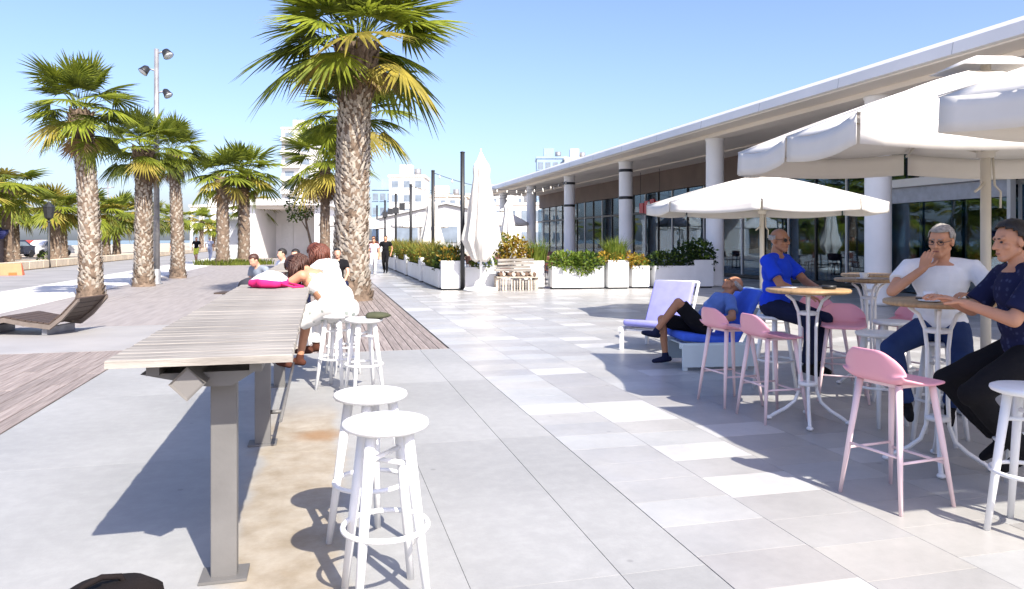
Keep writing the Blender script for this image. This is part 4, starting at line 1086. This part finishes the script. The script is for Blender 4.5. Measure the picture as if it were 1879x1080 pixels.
# slender leaning tree before the pavilion
t = thing('slender_tree', 'slender leaning young tree in front of the white pavilion', 'tree', spot(38,-10.35))
obj('trunk', MB().tube([(.35,0,0),(.2,0,1.2),(-.05,.05,2.4),(-.2,0,3.6)], [.07,.06,.05,.02], 8).tube([(-.05,.05,2.4),(.25,.1,3.2)], [.035,.012], 6).tube([(.05,.02,1.9),(-.5,0,2.9)], [.035,.012], 6), BARKD, t)
mb = MB(); leaves(mb, (-.2,0,3.4), (.8,.7,.8), 500, .14, 9, (0,1)); leaves(mb, (-.5,0,2.8), (.5,.4,.4), 160, .14, 10, (0,1))
obj('crown', mb, [BUSHD, BUSH], t)
# parked cars far left
def car(loc, rz, m, label):
    t = thing('parked_car', label, 'car', loc, rz, 'cars parked behind the far palms')
    prof = [(-2.1,.35),(-2.1,.75),(-1.9,.92),(-1.25,.98),(-.75,1.42),(.75,1.45),(1.4,1.0),(2.0,.9),(2.15,.6),(2.1,.35)]
    n = len(prof); vs = [(x,-.85 if z < 1.1 else -.68,z) for x,z in prof] + [(x,.85 if z < 1.1 else .68,z) for x,z in prof]
    b = obj('body', MB().add(vs, [tuple(range(n)), tuple(reversed(range(n,2*n)))] + [(i,(i+1)%n,(i+1)%n+n,i+n) for i in range(n)]), m, t); bevel(b, .06, 3)
    for s in (-1,1):
        obj('side_window', MB().add([(-1.1,s*.84,.99),(1.2,s*.84,1.0),(.7,s*.72,1.36),(-.7,s*.72,1.36)], [(0,1,2,3)]), GLZ, t)
        for x in (-1.35,1.35): obj('wheel', MB().tube([(x,s*.7,.32),(x,s*.88,.32)], .32, 16), DARKM, t)
    return t
car(spot(68,-42.0), R_(60), mat('car_white', (.7,.7,.7), .3), 'white car parked behind the far palms')
car(spot(75,-48.0), R_(70), mat('car_red', (.4,.05,.03), .3), 'red car parked behind the far palms')
car(spot(64,-42.6), R_(75), mat('car_dark', (.03,.035,.06), .3), 'dark blue car parked behind the far palms')
t = thing('kiosk', 'dark blue awninged kiosk cut by the left edge', 'kiosk', spot(40,-28.4), R_(8))
obj('wall', MB().box(-1.1,1.1,-.8,.8,0,1.7), mat('kiosk_dark', (.09,.07,.07), .8, .3, 3), t); obj('awning', MB().add([(-1.4,-1.3,1.55),(1.4,-1.3,1.55),(1.3,.9,2.05),(-1.3,.9,2.05),(-1.4,-1.3,1.7),(1.4,-1.3,1.7),(1.3,.9,2.2),(-1.3,.9,2.2)], [(0,3,2,1),(4,5,6,7),(0,1,5,4),(1,2,6,5),(2,3,7,6),(3,0,4,7)]), cloth('awning_navy', (.03,.035,.12)), t)
# ------------------------------------------------------------------ people
def blob(mb, name, voxel, smooth=3, wrinkle=0., wscale=9.):
    me = mb.mesh(name); o = bpy.data.objects.new('tmp_blob', me); col.objects.link(o)
    md = o.modifiers.new('r', 'REMESH'); md.mode = 'VOXEL'; md.voxel_size = voxel; md.use_smooth_shade = True
    if smooth:
        s = o.modifiers.new('s', 'SMOOTH'); s.factor = .5; s.iterations = smooth
    dg = bpy.context.evaluated_depsgraph_get()
    out = bpy.data.meshes.new_from_object(o.evaluated_get(dg)); out.name = name
    bpy.data.objects.remove(o); bpy.data.meshes.remove(me)
    if wrinkle:
        out.update()
        ns = [v.normal.copy() for v in out.vertices]
        for v, nn in zip(out.vertices, ns):
            p = v.co
            k = noise.noise(p*wscale) + .6*abs(noise.noise(Vector((p.x*wscale*1.6, p.y*wscale*1.6, p.z*wscale*.8)) + Vector((5,3,1))))
            v.co = p + nn*(wrinkle*k)
    out.polygons.foreach_set('use_smooth', [True]*len(out.polygons)); out.update()
    return out
def ik(a, c, l1, l2, hint):
    a = Vector(a); c = Vector(c); d = c-a; L = min(d.length, (l1+l2)*.995)
    u = d.normalized(); c2 = a+u*L
    x = (l1*l1-l2*l2+L*L)/(2*L); h = math.sqrt(max(0, l1*l1-x*x))
    hv = Vector(hint); hv = (hv-u*hv.dot(u)).normalized()
    return a+u*x+hv*h, c2
def hand(mb, wrist, dirv, palm, side, curl=.5, s=1.):
    """palm with four bent fingers of unequal length and a thumb leaving its side"""
    d = Vector(dirv).normalized(); p = Vector(palm); p = (p-d*p.dot(d)).normalized(); l = d.cross(p)*side
    w = Vector(wrist)
    for k, off in enumerate((-.030,-.010,.010,.029)):
        kn = w + d*(.088-.004*abs(k-1))*s + l*off*s
        mb.capsule(w + l*off*.6*s + d*.01, kn, .0135*s, .0115*s, 8)
        q = kn; dd = d.copy(); ln = (.036,.043,.040,.030)[k]; rad = .0088*s
        for j, f in enumerate((1., .68, .55)):
            a = curl*(.75+.2*j)
            dd = (dd*math.cos(a) + p*math.sin(a)).normalized(); p2 = (p*math.cos(a) - dd*0).normalized()
            e = q + dd*ln*f*s; mb.capsule(q, e, rad, rad*.88, 8); q = e; rad *= .9
    th = w + d*.028*s - l*.026*s; t1 = th + (d*.55 - l*.75 + p*.35).normalized()*.042*s; t2 = t1 + (d*.85 - l*.2 + p*.4).normalized()*.032*s
    mb.capsule(w + d*.015*s - l*.012*s, th, .015*s, .013*s, 8); mb.capsule(th, t1, .0125*s, .0105*s, 8); mb.capsule(t1, t2, .0105*s, .009*s, 8)
def person(loc, rz, label, seat=.75, lean=0., side_lean=0., twist=0., head_yaw=0., head_pitch=0., hands=None, elbow=None, feet=None, knee=None, skin=SKIN, shirt=None, sleeve=.55, legs=None,
           leglen=1., shoe=None, hair=None, hairstyle='short', female=False, dress=False, stand=False, hi=True, group='people on the promenade', glasses=False, girth=1., curls=(.5,.5), hand_dirs=(None,None), palms=((0,0,-1),(0,0,-1)), neckline=0., hidden_legs=False):
    t = thing('person', label, 'person', loc, rz, group)
    S = .93 if female else 1.
    vx = .011 if hi else .026
    P = Vector((0, 0, (.93*S if stand else seat+.10)))
    RT = Matrix.Rotation(side_lean, 3, 'Y') @ Matrix.Rotation(-lean, 3, 'X')
    TW = RT @ Matrix.Rotation(twist, 3, 'Z')
    up = RT @ Vector((0,0,1)); fw = TW @ Vector((0,1,0)); rt = TW @ Vector((1,0,0))
    A = lambda h, f=0., r=0.: P + up*h*S + fw*f + rt*r
    sw = (.165 if female else .195)*girth**.5
    shl = {s: A(.45, -.01, s*sw) for s in (-1,1)}
    neck = A(.52,.0); nb = A(.46,-.015)
    HM = TW @ Matrix.Rotation(head_yaw, 3, 'Z') @ Matrix.Rotation(head_pitch, 3, 'X')
    hu = HM @ Vector((0,0,1)); hf = HM @ Vector((0,1,0)); hr = HM @ Vector((1,0,0))
    hc = neck + up*.022*S + hu*.105*S + fw*.015
    Hp = lambda x, y, z: hc + (hr*x + hf*y + hu*z)*S
    HR = Matrix((hr, hf, hu)).transposed()
    g = girth
    # limb joints
    hd = hands or {}; arm = {}
    for s in (-1,1):
        tgt = hd.get(s, Vector(shl[s]) + Vector((s*.06,.05,-.5)))
        eh = (elbow or {}).get(s, (s*.6,-.5,-.6))
        el, wr = ik(shl[s], tgt, .29*S, .26*S, eh); arm[s] = (el, wr)
    leg = {}
    for s in (-1,1):
        hip = P + Vector((s*.095,.02,-.01))
        ft = (feet or {}).get(s, Vector((s*.12,.05 if stand else .42,.09 if stand else max(.09,seat-.42))))
        kn, an = ik(hip, ft, .44*S, .43*S, (knee or {}).get(s, (s*.15,1,.4)))
        leg[s] = (hip, kn, an)
    # ---- skin body, one continuous surface
    b = MB()
    b.ball(A(.02), (.155*g,.115*g,.13), 14, 9, M=TW); b.ball(A(.18,.012), (.135*g,.105*g,.16), 14, 9, M=TW); b.ball(A(.35,.0), (.155*g,.108*g,.17), 14, 9, M=TW)
    b.capsule(shl[-1]-up*.01, shl[1]-up*.01, .054, .054); b.capsule(nb, Hp(0,-.02,-.07), .062, .054)
    for s in (-1,1):
        el, wr = arm[s]; b.capsule(shl[s], el, .052*g**.4, .041); b.capsule(el, wr, .042, .027)
        hip, kn, an = leg[s]; b.capsule(hip, kn, .082*g**.5, .056); b.capsule(kn, kn+(an-kn)*.35, .054, .052); b.capsule(kn+(an-kn)*.35, an, .052, .034)
    parts = [blob(b, 'body', vx, 3)]
    # head, finer
    h = MB()
    h.ball(Hp(0,-.012,.03), (.074*S,.094*S,.086*S), 16, 12, M=HR); h.ball(Hp(0,.022,-.03), (.060*S,.068*S,.078*S), 16, 12, M=HR)
    h.capsule(Hp(-.012,.062,-.088), Hp(.012,.062,-.088), .024*S, .024*S, 10); h.capsule(Hp(-.05,.0,-.05), Hp(-.02,.055,-.085), .022*S,.02*S, 8); h.capsule(Hp(.05,.0,-.05), Hp(.02,.055,-.085), .022*S,.02*S, 8)
    h.capsule(Hp(0,.082,.018), Hp(0,.104,-.022), .0095*S, .0135*S, 8); h.capsule(Hp(-.012,.092,-.026), Hp(.012,.092,-.026), .0095*S, .0095*S, 8)
    h.capsule(Hp(-.042,.066,.03), Hp(.042,.066,.03), .014*S, .014*S, 8); h.capsule(Hp(-.02,.081,-.054), Hp(.02,.081,-.054), .0075*S, .0075*S, 8); h.capsule(Hp(-.018,.08,-.065), Hp(.018,.08,-.065), .0075*S, .0075*S, 8)
    h.ball(Hp(-.042,.056,-.022), .022*S, 8, 6); h.ball(Hp(.042,.056,-.022), .022*S, 8, 6)
    for s in (-1,1): h.ball(Hp(s*.076,-.008,-.002), (.012*S,.02*S,.033*S), 10, 8, M=HR)
    h.capsule(Hp(0,-.02,-.06), nb, .053, .062)
    parts.append(blob(h, 'head', .0055 if hi else .02, 2))
    hm = MB()
    for i, s in enumerate((-1,1)):
        el, wr = arm[s]; dv = hand_dirs[i] or (wr-el)
        if hi: hm.capsule(el+(wr-el)*.8, wr, .030, .0265, 10); hand(hm, wr, dv, palms[i], s, curls[i], S)
        else: hm.capsule(wr, wr+Vector(dv).normalized()*.13, .035, .025, 8)
    parts.append(blob(hm, 'hands', .0042 if hi else .02, 2))
    bmx = bmesh.new()
    for me in parts: bmx.from_mesh(me)
    body = bpy.data.meshes.new('body'); bmx.to_mesh(body); bmx.free(); body.polygons.foreach_set('use_smooth', [True]*len(body.polygons))
    obj('body', body, skin, t)
    # eyes and brows
    if hi:
        e = MB()
        for s in (-1,1): e.ball(Hp(s*.030,.0755,.008), (.0125*S,.006*S,.0065*S), 8, 6, M=HR)
        obj('eyes', e, DARKM, t)
        e = MB()
        for s in (-1,1): e.capsule(Hp(s*.016,.083,.029), Hp(s*.046,.071,.028), .004, .003, 6)
        tag(obj('eyebrows', e, hair or BARKD, t), None, None, None, 'stuff')
        obj('lips', MB().capsule(Hp(-.017,.0875,-.0595), Hp(.017,.0875,-.0595), .0042, .0042, 6), mat('lip', (.32,.11,.09), .5), t)
    if glasses:
        e = MB()
        for s in (-1,1):
            e.tube([Hp(s*.033+.021*math.cos(a*.5236), .092, .006+.016*math.sin(a*.5236)) for a in range(13)], .0022, 5, False)
            e.tube([Hp(s*.054,.09,.01), Hp(s*.078,.01,.012)], .0022, 5)
        e.tube([Hp(-.012,.094,.01), Hp(.012,.094,.01)], .0022, 5)
        if glasses == 'dark':
            for s in (-1,1): e.ball(Hp(s*.033,.089,.005), (.022*S,.005*S,.017*S), 10, 6, M=HR)
        obj('glasses', e, DARKM, t)
    # ---- hair
    if hair is not None:
        hb = MB(); n, m2 = 30, 18; vs = []; fs = []; c0 = Hp(0,-.016,.032)
        for j in range(m2+1):
            th = math.pi*j/m2
            for k in range(n):
                a = 2*math.pi*k/n
                q = Vector((math.sin(th)*math.cos(a), math.sin(th)*math.sin(a), math.cos(th)))
                f = (1.15 if hairstyle == 'full' else 1.07) + .06*noise.noise(q*5) + .04*noise.noise(q*13)
                vs.append(c0 + HR @ Vector((q.x*.077*f, q.y*.096*f, q.z*.089*f))*S)
        for j in range(m2):
            for k in range(n):
                th = math.pi*(j+.5)/m2; a = 2*math.pi*(k+.5)/n; y = math.sin(th)*math.sin(a); z = math.cos(th)
                lim = {'short': (-.45 if y < -.1 else (.05 if y < .45 else .55)), 'bald': (9 if y > .2 else (9 if z > .25 else -.4)), 'full': (-.85 if y < -.1 else (-.25 + (y+.1)*1.5 if y < .35 else min(.72, .42+(y-.35)*.6))), 'long': (-.85 if y < .2 else .5)}[hairstyle]
                if hairstyle == 'short' and y < .3 and y > -.35 and z < .1: lim = .0 if y > .02 else -.3
                if z > lim and not (hairstyle == 'bald' and z > .3): fs.append((j*n+k, (j+1)*n+k, (j+1)*n+(k+1)%n, j*n+(k+1)%n))
        if hairstyle in ('long',):
            r = random.Random(int(loc[0]*99))
            for k in range(240):
                a = R_(r.uniform(150,390)); st = Hp(.075*math.cos(a), .085*math.sin(a)-.02, r.uniform(-.02,.07))
                mid = st + (hr*math.cos(a)*.035 + hf*math.sin(a)*.05 + hu*-.06)*S; end = mid + Vector((r.uniform(-.035,.035), r.uniform(-.03,.03), -r.uniform(.07,.17)))
                hb.tube([st, mid, end], [.008,.008,.002], 4)
        hb.add(vs, fs, True)
        o = obj('hair', hb, hair, t); solid(o, .008)
    # ---- clothes
    if shirt is not None:
        c = MB(); k = .014
        c.ball(A(.03), (.155*g+k,.115*g+k,.15), 14, 9, M=TW); c.ball(A(.18,.012), (.140*g+k,.108*g+k,.17), 14, 9, M=TW); c.ball(A(.345,0), (.157*g+k,.110*g+k,.165), 14, 9, M=TW)
        c.capsule(shl[-1]-up*.012, shl[1]-up*.012, .066, .066)
        c.capsule(nb-up*.06, nb-up*(.008+neckline), .09, .08)
        for s in (-1,1): c.capsule(nb-up*.004, shl[s]-up*.004, .074, .064)
        for s in (-1,1):
            el, wr = arm[s]
            if sleeve <= 1: c.tube([shl[s]-(el-shl[s]).normalized()*.03, shl[s]+(el-shl[s])*.4, shl[s]+(el-shl[s])*sleeve], [.062,.066*g**.3,.074*g**.3], 14)
            else: c.capsule(shl[s], el, .068, .060); c.tube([el, el+(wr-el)*(sleeve-1)], [.058,.050], 14)
            if sleeve > .3 and dress: pass
        obj('shirt', blob(c, 'shirt', vx, 2, .006 if hi else 0), shirt, t)
    if dress:
        c = MB(); k = .012
        c.ball(A(.0), (.165,.135,.14), 14, 9, M=TW); c.ball(A(.16,.0), (.122+k,.10+k,.17), 14, 9, M=TW); c.ball(A(.30,0), (.142+k,.112+k,.13), 14, 9, M=TW)
        for s in (-1,1):
            hip, kn, an = leg[s]; c.tube([hip-(kn-hip)*.1, hip+(kn-hip)*.5, hip+(kn-hip)*.86], [.115,.10,.10], 14)
            c.capsule(A(.36,.07,s*.09), A(.47,-.01,s*.11), .022, .02, 8); c.capsule(A(.47,-.01,s*.11), A(.34,-.09,s*.09), .02, .02, 8)
        c.capsule(leg[-1][0]+(leg[-1][1]-leg[-1][0])*.7, leg[1][0]+(leg[1][1]-leg[1][0])*.7, .10, .10)
        c.capsule(P+Vector((0,-.1,-.05)), P+Vector((0,.1,-.08)), .14, .12)
        obj('dress', blob(c, 'dress', .009, 5, .006, 7.), dress, t)
    if legs is not None:
        c = MB(); c.ball(A(.0), (.165*g,.125*g,.135), 14, 9, M=TW)
        for s in (-1,1):
            hip, kn, an = leg[s]
            if leglen >= 1: c.capsule(hip, kn, .098*g**.5, .072); c.tube([kn-(kn-hip)*.04, kn+(an-kn)*.45, kn+(an-kn)*.95], [.071,.066,.060], 14); c.ball(kn, .073, 12, 8)
            else: c.capsule(hip, hip+(kn-hip)*.4, .10*g**.5, .092); c.tube([hip+(kn-hip)*.3, hip+(kn-hip)*leglen], [.095,.088], 14)
        obj('trousers' if leglen >= 1 else 'shorts', blob(c, 'trousers', vx, 2, .006 if hi else 0), legs, t)
    for s in (-1,1):
        hip, kn, an = leg[s]
        sh = (an-kn).normalized(); f2 = Vector((0,1,0)); f2 = (f2 - sh*f2.dot(sh)*.8).normalized(); f2.z = min(f2.z, .25); f2.normalize()
        c = MB(); dn = (sh - f2*sh.dot(f2)).normalized()
        c.capsule(an - f2*.045 + dn*.045, an + f2*.06 + dn*.05, .034, .038, 10); c.capsule(an + f2*.06 + dn*.05, an + f2*.145 + dn*.058, .038, .027, 10); c.capsule(an - sh*.02, an + dn*.03, .040, .042, 10)
        obj('shoe' if shoe else 'foot', blob(c, 'shoe', .009 if hi else .022, 2), shoe or skin, t)
    return t
HGREY = mat('hair_grey', (.30,.28,.26), .8, .35, 60, .3, 120); HBLACK = mat('hair_black', (.012,.010,.010), .6, .4, 60, .3, 120); HBROWN = mat('hair_brown', (.055,.02,.012), .55, .4, 50, .3, 120); HRED = mat('hair_red_brown', (.11,.03,.015), .55, .4, 50, .3, 120)
C = {k: cloth('cloth_'+k, v) for k, v in dict(blue=(.015,.06,.62), navy=(.012,.016,.045), white=(.72,.74,.78), jeans=(.02,.04,.12), black=(.009,.009,.011), pink=(.75,.55,.62), grey=(.22,.25,.30), palegrey=(.45,.48,.56), yellow=(.62,.66,.08), brown=(.08,.03,.02), cream=(.68,.62,.55), midblue=(.10,.17,.42), whitew=(.78,.77,.75)).items()}
def floral():
    m = cloth('navy_floral', (.012,.015,.05)); t = m.node_tree; N = t.nodes; L = t.links; b = N['Principled BSDF']; old = b.inputs['Base Color'].links[0].from_socket
    vo = N.new('ShaderNodeTexVoronoi'); vo.inputs['Scale'].default_value = 22; tc = N.new('ShaderNodeTexCoord'); L.new(tc.outputs['Object'], vo.inputs[0])
    rp = N.new('ShaderNodeValToRGB'); rp.color_ramp.elements[0].position = .22; rp.color_ramp.elements[0].color = (1,1,1,1); rp.color_ramp.elements[1].position = .32; rp.color_ramp.elements[1].color = (0,0,0,1)
    L.new(vo.outputs['Distance'], rp.inputs[0]); nz = N.new('ShaderNodeTexNoise'); nz.inputs['Scale'].default_value = 9; L.new(tc.outputs['Object'], nz.inputs[0])
    mu = N.new('ShaderNodeMath'); mu.operation = 'MULTIPLY'; L.new(rp.outputs[0], mu.inputs[0]); L.new(nz.outputs[0], mu.inputs[1])
    mx = N.new('ShaderNodeMix'); mx.data_type = 'RGBA'; L.new(mu.outputs[0], mx.inputs[0]); L.new(old, mx.inputs[6]); mx.inputs[7].default_value = (.06,.07,.14,1); L.new(mx.outputs[2], b.inputs['Base Color'])
    return m
FLOR = floral()
def flower_dress():
    m = cloth('white_print_dress', (.70,.69,.67)); t = m.node_tree; N = t.nodes; L = t.links; b = N['Principled BSDF']; old = b.inputs['Base Color'].links[0].from_socket
    vo = N.new('ShaderNodeTexVoronoi'); vo.inputs['Scale'].default_value = 11; vo.inputs['Randomness'].default_value = 1; tc = N.new('ShaderNodeTexCoord'); L.new(tc.outputs['Object'], vo.inputs[0])
    rp = N.new('ShaderNodeValToRGB'); rp.color_ramp.elements[0].position = .22; rp.color_ramp.elements[0].color = (.9,.9,.9,1); rp.color_ramp.elements[1].position = .27; rp.color_ramp.elements[1].color = (0,0,0,1)
    L.new(vo.outputs['Distance'], rp.inputs[0]); mx = N.new('ShaderNodeMix'); mx.data_type = 'RGBA'; L.new(rp.outputs[0], mx.inputs[0]); L.new(old, mx.inputs[6]); mx.inputs[7].default_value = (.26,.30,.28,1); L.new(mx.outputs[2], b.inputs['Base Color'])
    return m
DRESS = flower_dress()
V = Vector
# the man in blue behind the first table
person(spot(7.5,2.62), facing(.72,-.7), 'balding man in a royal blue shirt with dark glasses sitting at a bar table', seat=.75, lean=.06, head_yaw=R_(-12), shirt=C['blue'], sleeve=.72, legs=C['navy'], shoe=C['black'], hair=HGREY, hairstyle='bald', skin=SKIND, glasses='dark', girth=1.12,
       hands={-1: V((-.05,.42,1.03)), 1: V((.16,.40,.98))}, elbow={-1: (-.8,-.2,-.6), 1: (.8,-.3,-.5)}, feet={-1: V((-.12,.36,.31)), 1: V((.12,.38,.31))})
# the man in the white shirt, hand to his mouth
person(spot(5.62,3.2), facing(-.42,-.9), 'grey haired man with glasses in a white shirt, hand at his mouth', seat=.75, lean=.12, head_yaw=R_(-26), head_pitch=R_(-4), shirt=C['white'], sleeve=.62, legs=C['jeans'], shoe=C['black'], hair=HGREY, skin=SKIN, glasses=True, girth=1.14, neckline=.015,
       hands={1: V((.13,.25,1.29)), -1: V((-.16,.38,1.12))}, elbow={1: (.9,.35,-.9), -1: (-.8,-.2,-.5)}, hand_dirs=(None, V((-.25,.1,.9))), palms=((0,0,-1),(-.3,-1,0)), curls=(.4,.75), feet={1: V((.24,.30,.31)), -1: V((-.05,.2,.31))}, knee={1: (.8,1,.4), -1: (-.1,1,.4)})
# the man in the dark shirt, in profile
person(spot(4.42,3.05), facing(-.985,.17), 'dark haired man in a navy patterned shirt reaching for a phone', seat=.75, lean=.14, head_yaw=R_(8), shirt=FLOR, sleeve=.8, legs=C['black'], shoe=C['black'], hair=HBLACK, hairstyle='full', skin=SKIN, girth=1.14,
       hands={-1: V((-.10,.40,1.13)), 1: V((.10,.43,1.14))}, elbow={-1: (-.5,-.2,-.9), 1: (.5,-.2,-.8)}, curls=(.35,.35), feet={-1: V((-.12,.10,.30)), 1: V((.12,.12,.31))}, knee={-1: (-.2,1,-.1), 1: (.2,1,-.1)})
# reclining man on the blue lounge chair
person(spot(9.0,2.26), facing(-.98,-.12), 'bald man in black shorts reclining with crossed legs on the blue lounge chair', seat=.35, lean=R_(-38), head_pitch=R_(8), head_yaw=R_(-25), shirt=C['midblue'], sleeve=.7, legs=C['black'], leglen=.88, shoe=C['navy'], hair=HGREY, hairstyle='bald', skin=SKIND, glasses='dark',
       hands={-1: V((-.22,-.05,.55)), 1: V((.20,-.02,.56))}, elbow={-1: (-1,-.4,-.2), 1: (1,-.4,-.2)}, feet={-1: V((-.02,.56,.42)), 1: V((.06,.42,.12))}, knee={-1: (-.1,.4,1), 1: (.1,.4,1)})
# two women leaning over the counter
person(spot(7.62,-1.78), facing(-.97,.24), 'woman in a white printed dress bent over the counter, bare shoulders', seat=.75, lean=R_(46), head_pitch=R_(-22), female=True, dress=DRESS, hair=HBROWN, hairstyle='long', skin=SKIN, shoe=C['brown'],
       hands={-1: V((-.02,.66,1.07)), 1: V((.08,.62,1.07))}, elbow={-1: (-.8,0,-.6), 1: (.8,0,-.6)}, feet={-1: V((-.07,.52,.28)), 1: V((.09,.46,.28))})
person(spot(8.45,-1.90), facing(-.97,.24), 'woman in a loose white shirt with red brown hair at the counter', seat=.75, lean=R_(30), head_pitch=R_(-15), female=True, shirt=C['whitew'], sleeve=1.6, legs=C['whitew'], hair=HRED, hairstyle='long', skin=SKINL, shoe=C['brown'], girth=.92,
       hands={-1: V((-.05,.58,1.07)), 1: V((.1,.56,1.07))}, elbow={-1: (-.8,0,-.6), 1: (.8,0,-.6)}, feet={-1: V((-.09,.40,.30)), 1: V((.09,.38,.30))})
# strollers
def walker(loc, rz, label, **k):
    person(loc, rz, label, stand=True, hi=False, feet={-1: V((-.09,.2,.10)), 1: V((.09,-.2,.12))}, knee={-1: (0,1,.1), 1: (0,1,.1)}, group='people strolling', **k)
walker(spot(51,-21.4), facing(.1,-1), 'far walker in black top and yellow shorts', shirt=C['black'], legs=C['yellow'], leglen=.95, hair=HBLACK, shoe=C['black'])
walker(spot(53,-21.3), facing(0,1), 'far walker in pale clothes right of the yellow shorts', shirt=C['palegrey'], legs=C['palegrey'], hair=HGREY, shoe=C['white'])
walker(spot(33.2,-6.1), facing(.05,-1), 'walker in a pale pink shirt and white trousers beside the planters', shirt=C['pink'], legs=C['white'], hair=HBROWN, female=True, shoe=C['white'])
walker(spot(34.2,-5.75), facing(0,-1), 'walker dressed all in black beside the planters', shirt=C['black'], legs=C['black'], hair=HBLACK, shoe=C['black'])
walker(spot(37.5,-6.9), facing(-.2,-1), 'walker in brown passing behind the large palm trunk', shirt=C['brown'], legs=C['brown'], hair=HBROWN, shoe=C['black'])
walker(spot(46,-20.7), facing(-.4,-1), 'walker in brown beside the slim left palm', shirt=C['brown'], legs=C['black'], hair=HBROWN, shoe=C['black'])
# people sitting on the low bench beyond the counter
SB = thing('low_bench', 'low dark bench of the people sitting beyond the counter', 'bench', spot(15.2,-4.75), CF)
for i in range(5): obj('slat', MB().box(-1.2,1.2,-.2+i*.1,-.11+i*.1,.42,.45), BROWNDARK, SB)
for x in (-1,1): obj('leg', MB().box(x-.04,x+.04,-.18,.28,.002,.42), METAL, SB)
for i, (d, r, f, lb, sh, hr_, ln) in enumerate([
    (14.6,-4.75,(-.5,-.8),'seated person in grey blue leaning forward beyond the counter',C['grey'],HBROWN,.5),
    (15.6,-4.45,(-.3,-.9),'seated person in a pale shirt beyond the counter',C['palegrey'],HBLACK,.1),
    (16.4,-4.95,(-.6,-.6),'seated person in black and white behind the grey clad one',C['white'],HBLACK,.1),
    (16.6,-4.35,(.2,-.9),'seated person in cream at the back of the group',C['cream'],HBROWN,.05),
    (17.2,-4.0,(.3,-.9),'seated person in black beside the large palm',C['black'],HBLACK,.05)]):
    person(spot(d,r), facing(*f), lb, seat=.45, hi=False, lean=ln, shirt=sh, legs=C['navy'], hair=hr_, shoe=C['black'], skin=SKINL, hands={-1: V((-.15,.35,.62)), 1: V((.15,.35,.62))}, group='people sitting beyond the counter', feet={-1: V((-.12,.42,.09)), 1: V((.12,.42,.09))})
dg2 = thing('dark_duffel', 'dark grey duffel bag at the far end of the counter', 'bag', spot(11.2,-3.75), R_(40))
obj('body', MB().lathe([(.01,-.3),(.14,-.29),(.17,-.2),(.175,0),(.17,.2),(.14,.29),(.01,.3)], 18, M=Matrix.Translation((0,0,.78)) @ Matrix.Rotation(R_(90),4,'Y')), cloth('duffel_grey', (.045,.045,.055)), dg2)
ls = thing('low_stool', 'low black stool carrying the dark duffel bag', 'stool', spot(11.2,-3.75))
obj('seat', MB().lathe([(.02,.56),(.2,.56),(.2,.6),(.02,.601)], 20), DARKM, ls)
for k in range(4): obj('leg', MB().tube([(.12*math.cos(k*1.57),.12*math.sin(k*1.57),.56),(.2*math.cos(k*1.57),.2*math.sin(k*1.57),0)], .015, 8), DARKM, ls)
tag(obj('jacket', MB().lathe([(.01,0),(.10,.004),(.12,.02),(.09,.045),(.04,.055),(.002,.056)], 24, fn=lambda r,z,a: (r*(1+.35*math.cos(a)+.1*math.sin(5*a)), z)), cloth('olive_cloth', (.07,.075,.045)), None, spot(7.24,-1.33,.752), -YAW), 'olive green folded cloth on the stool before the woman in the dress', 'cloth')
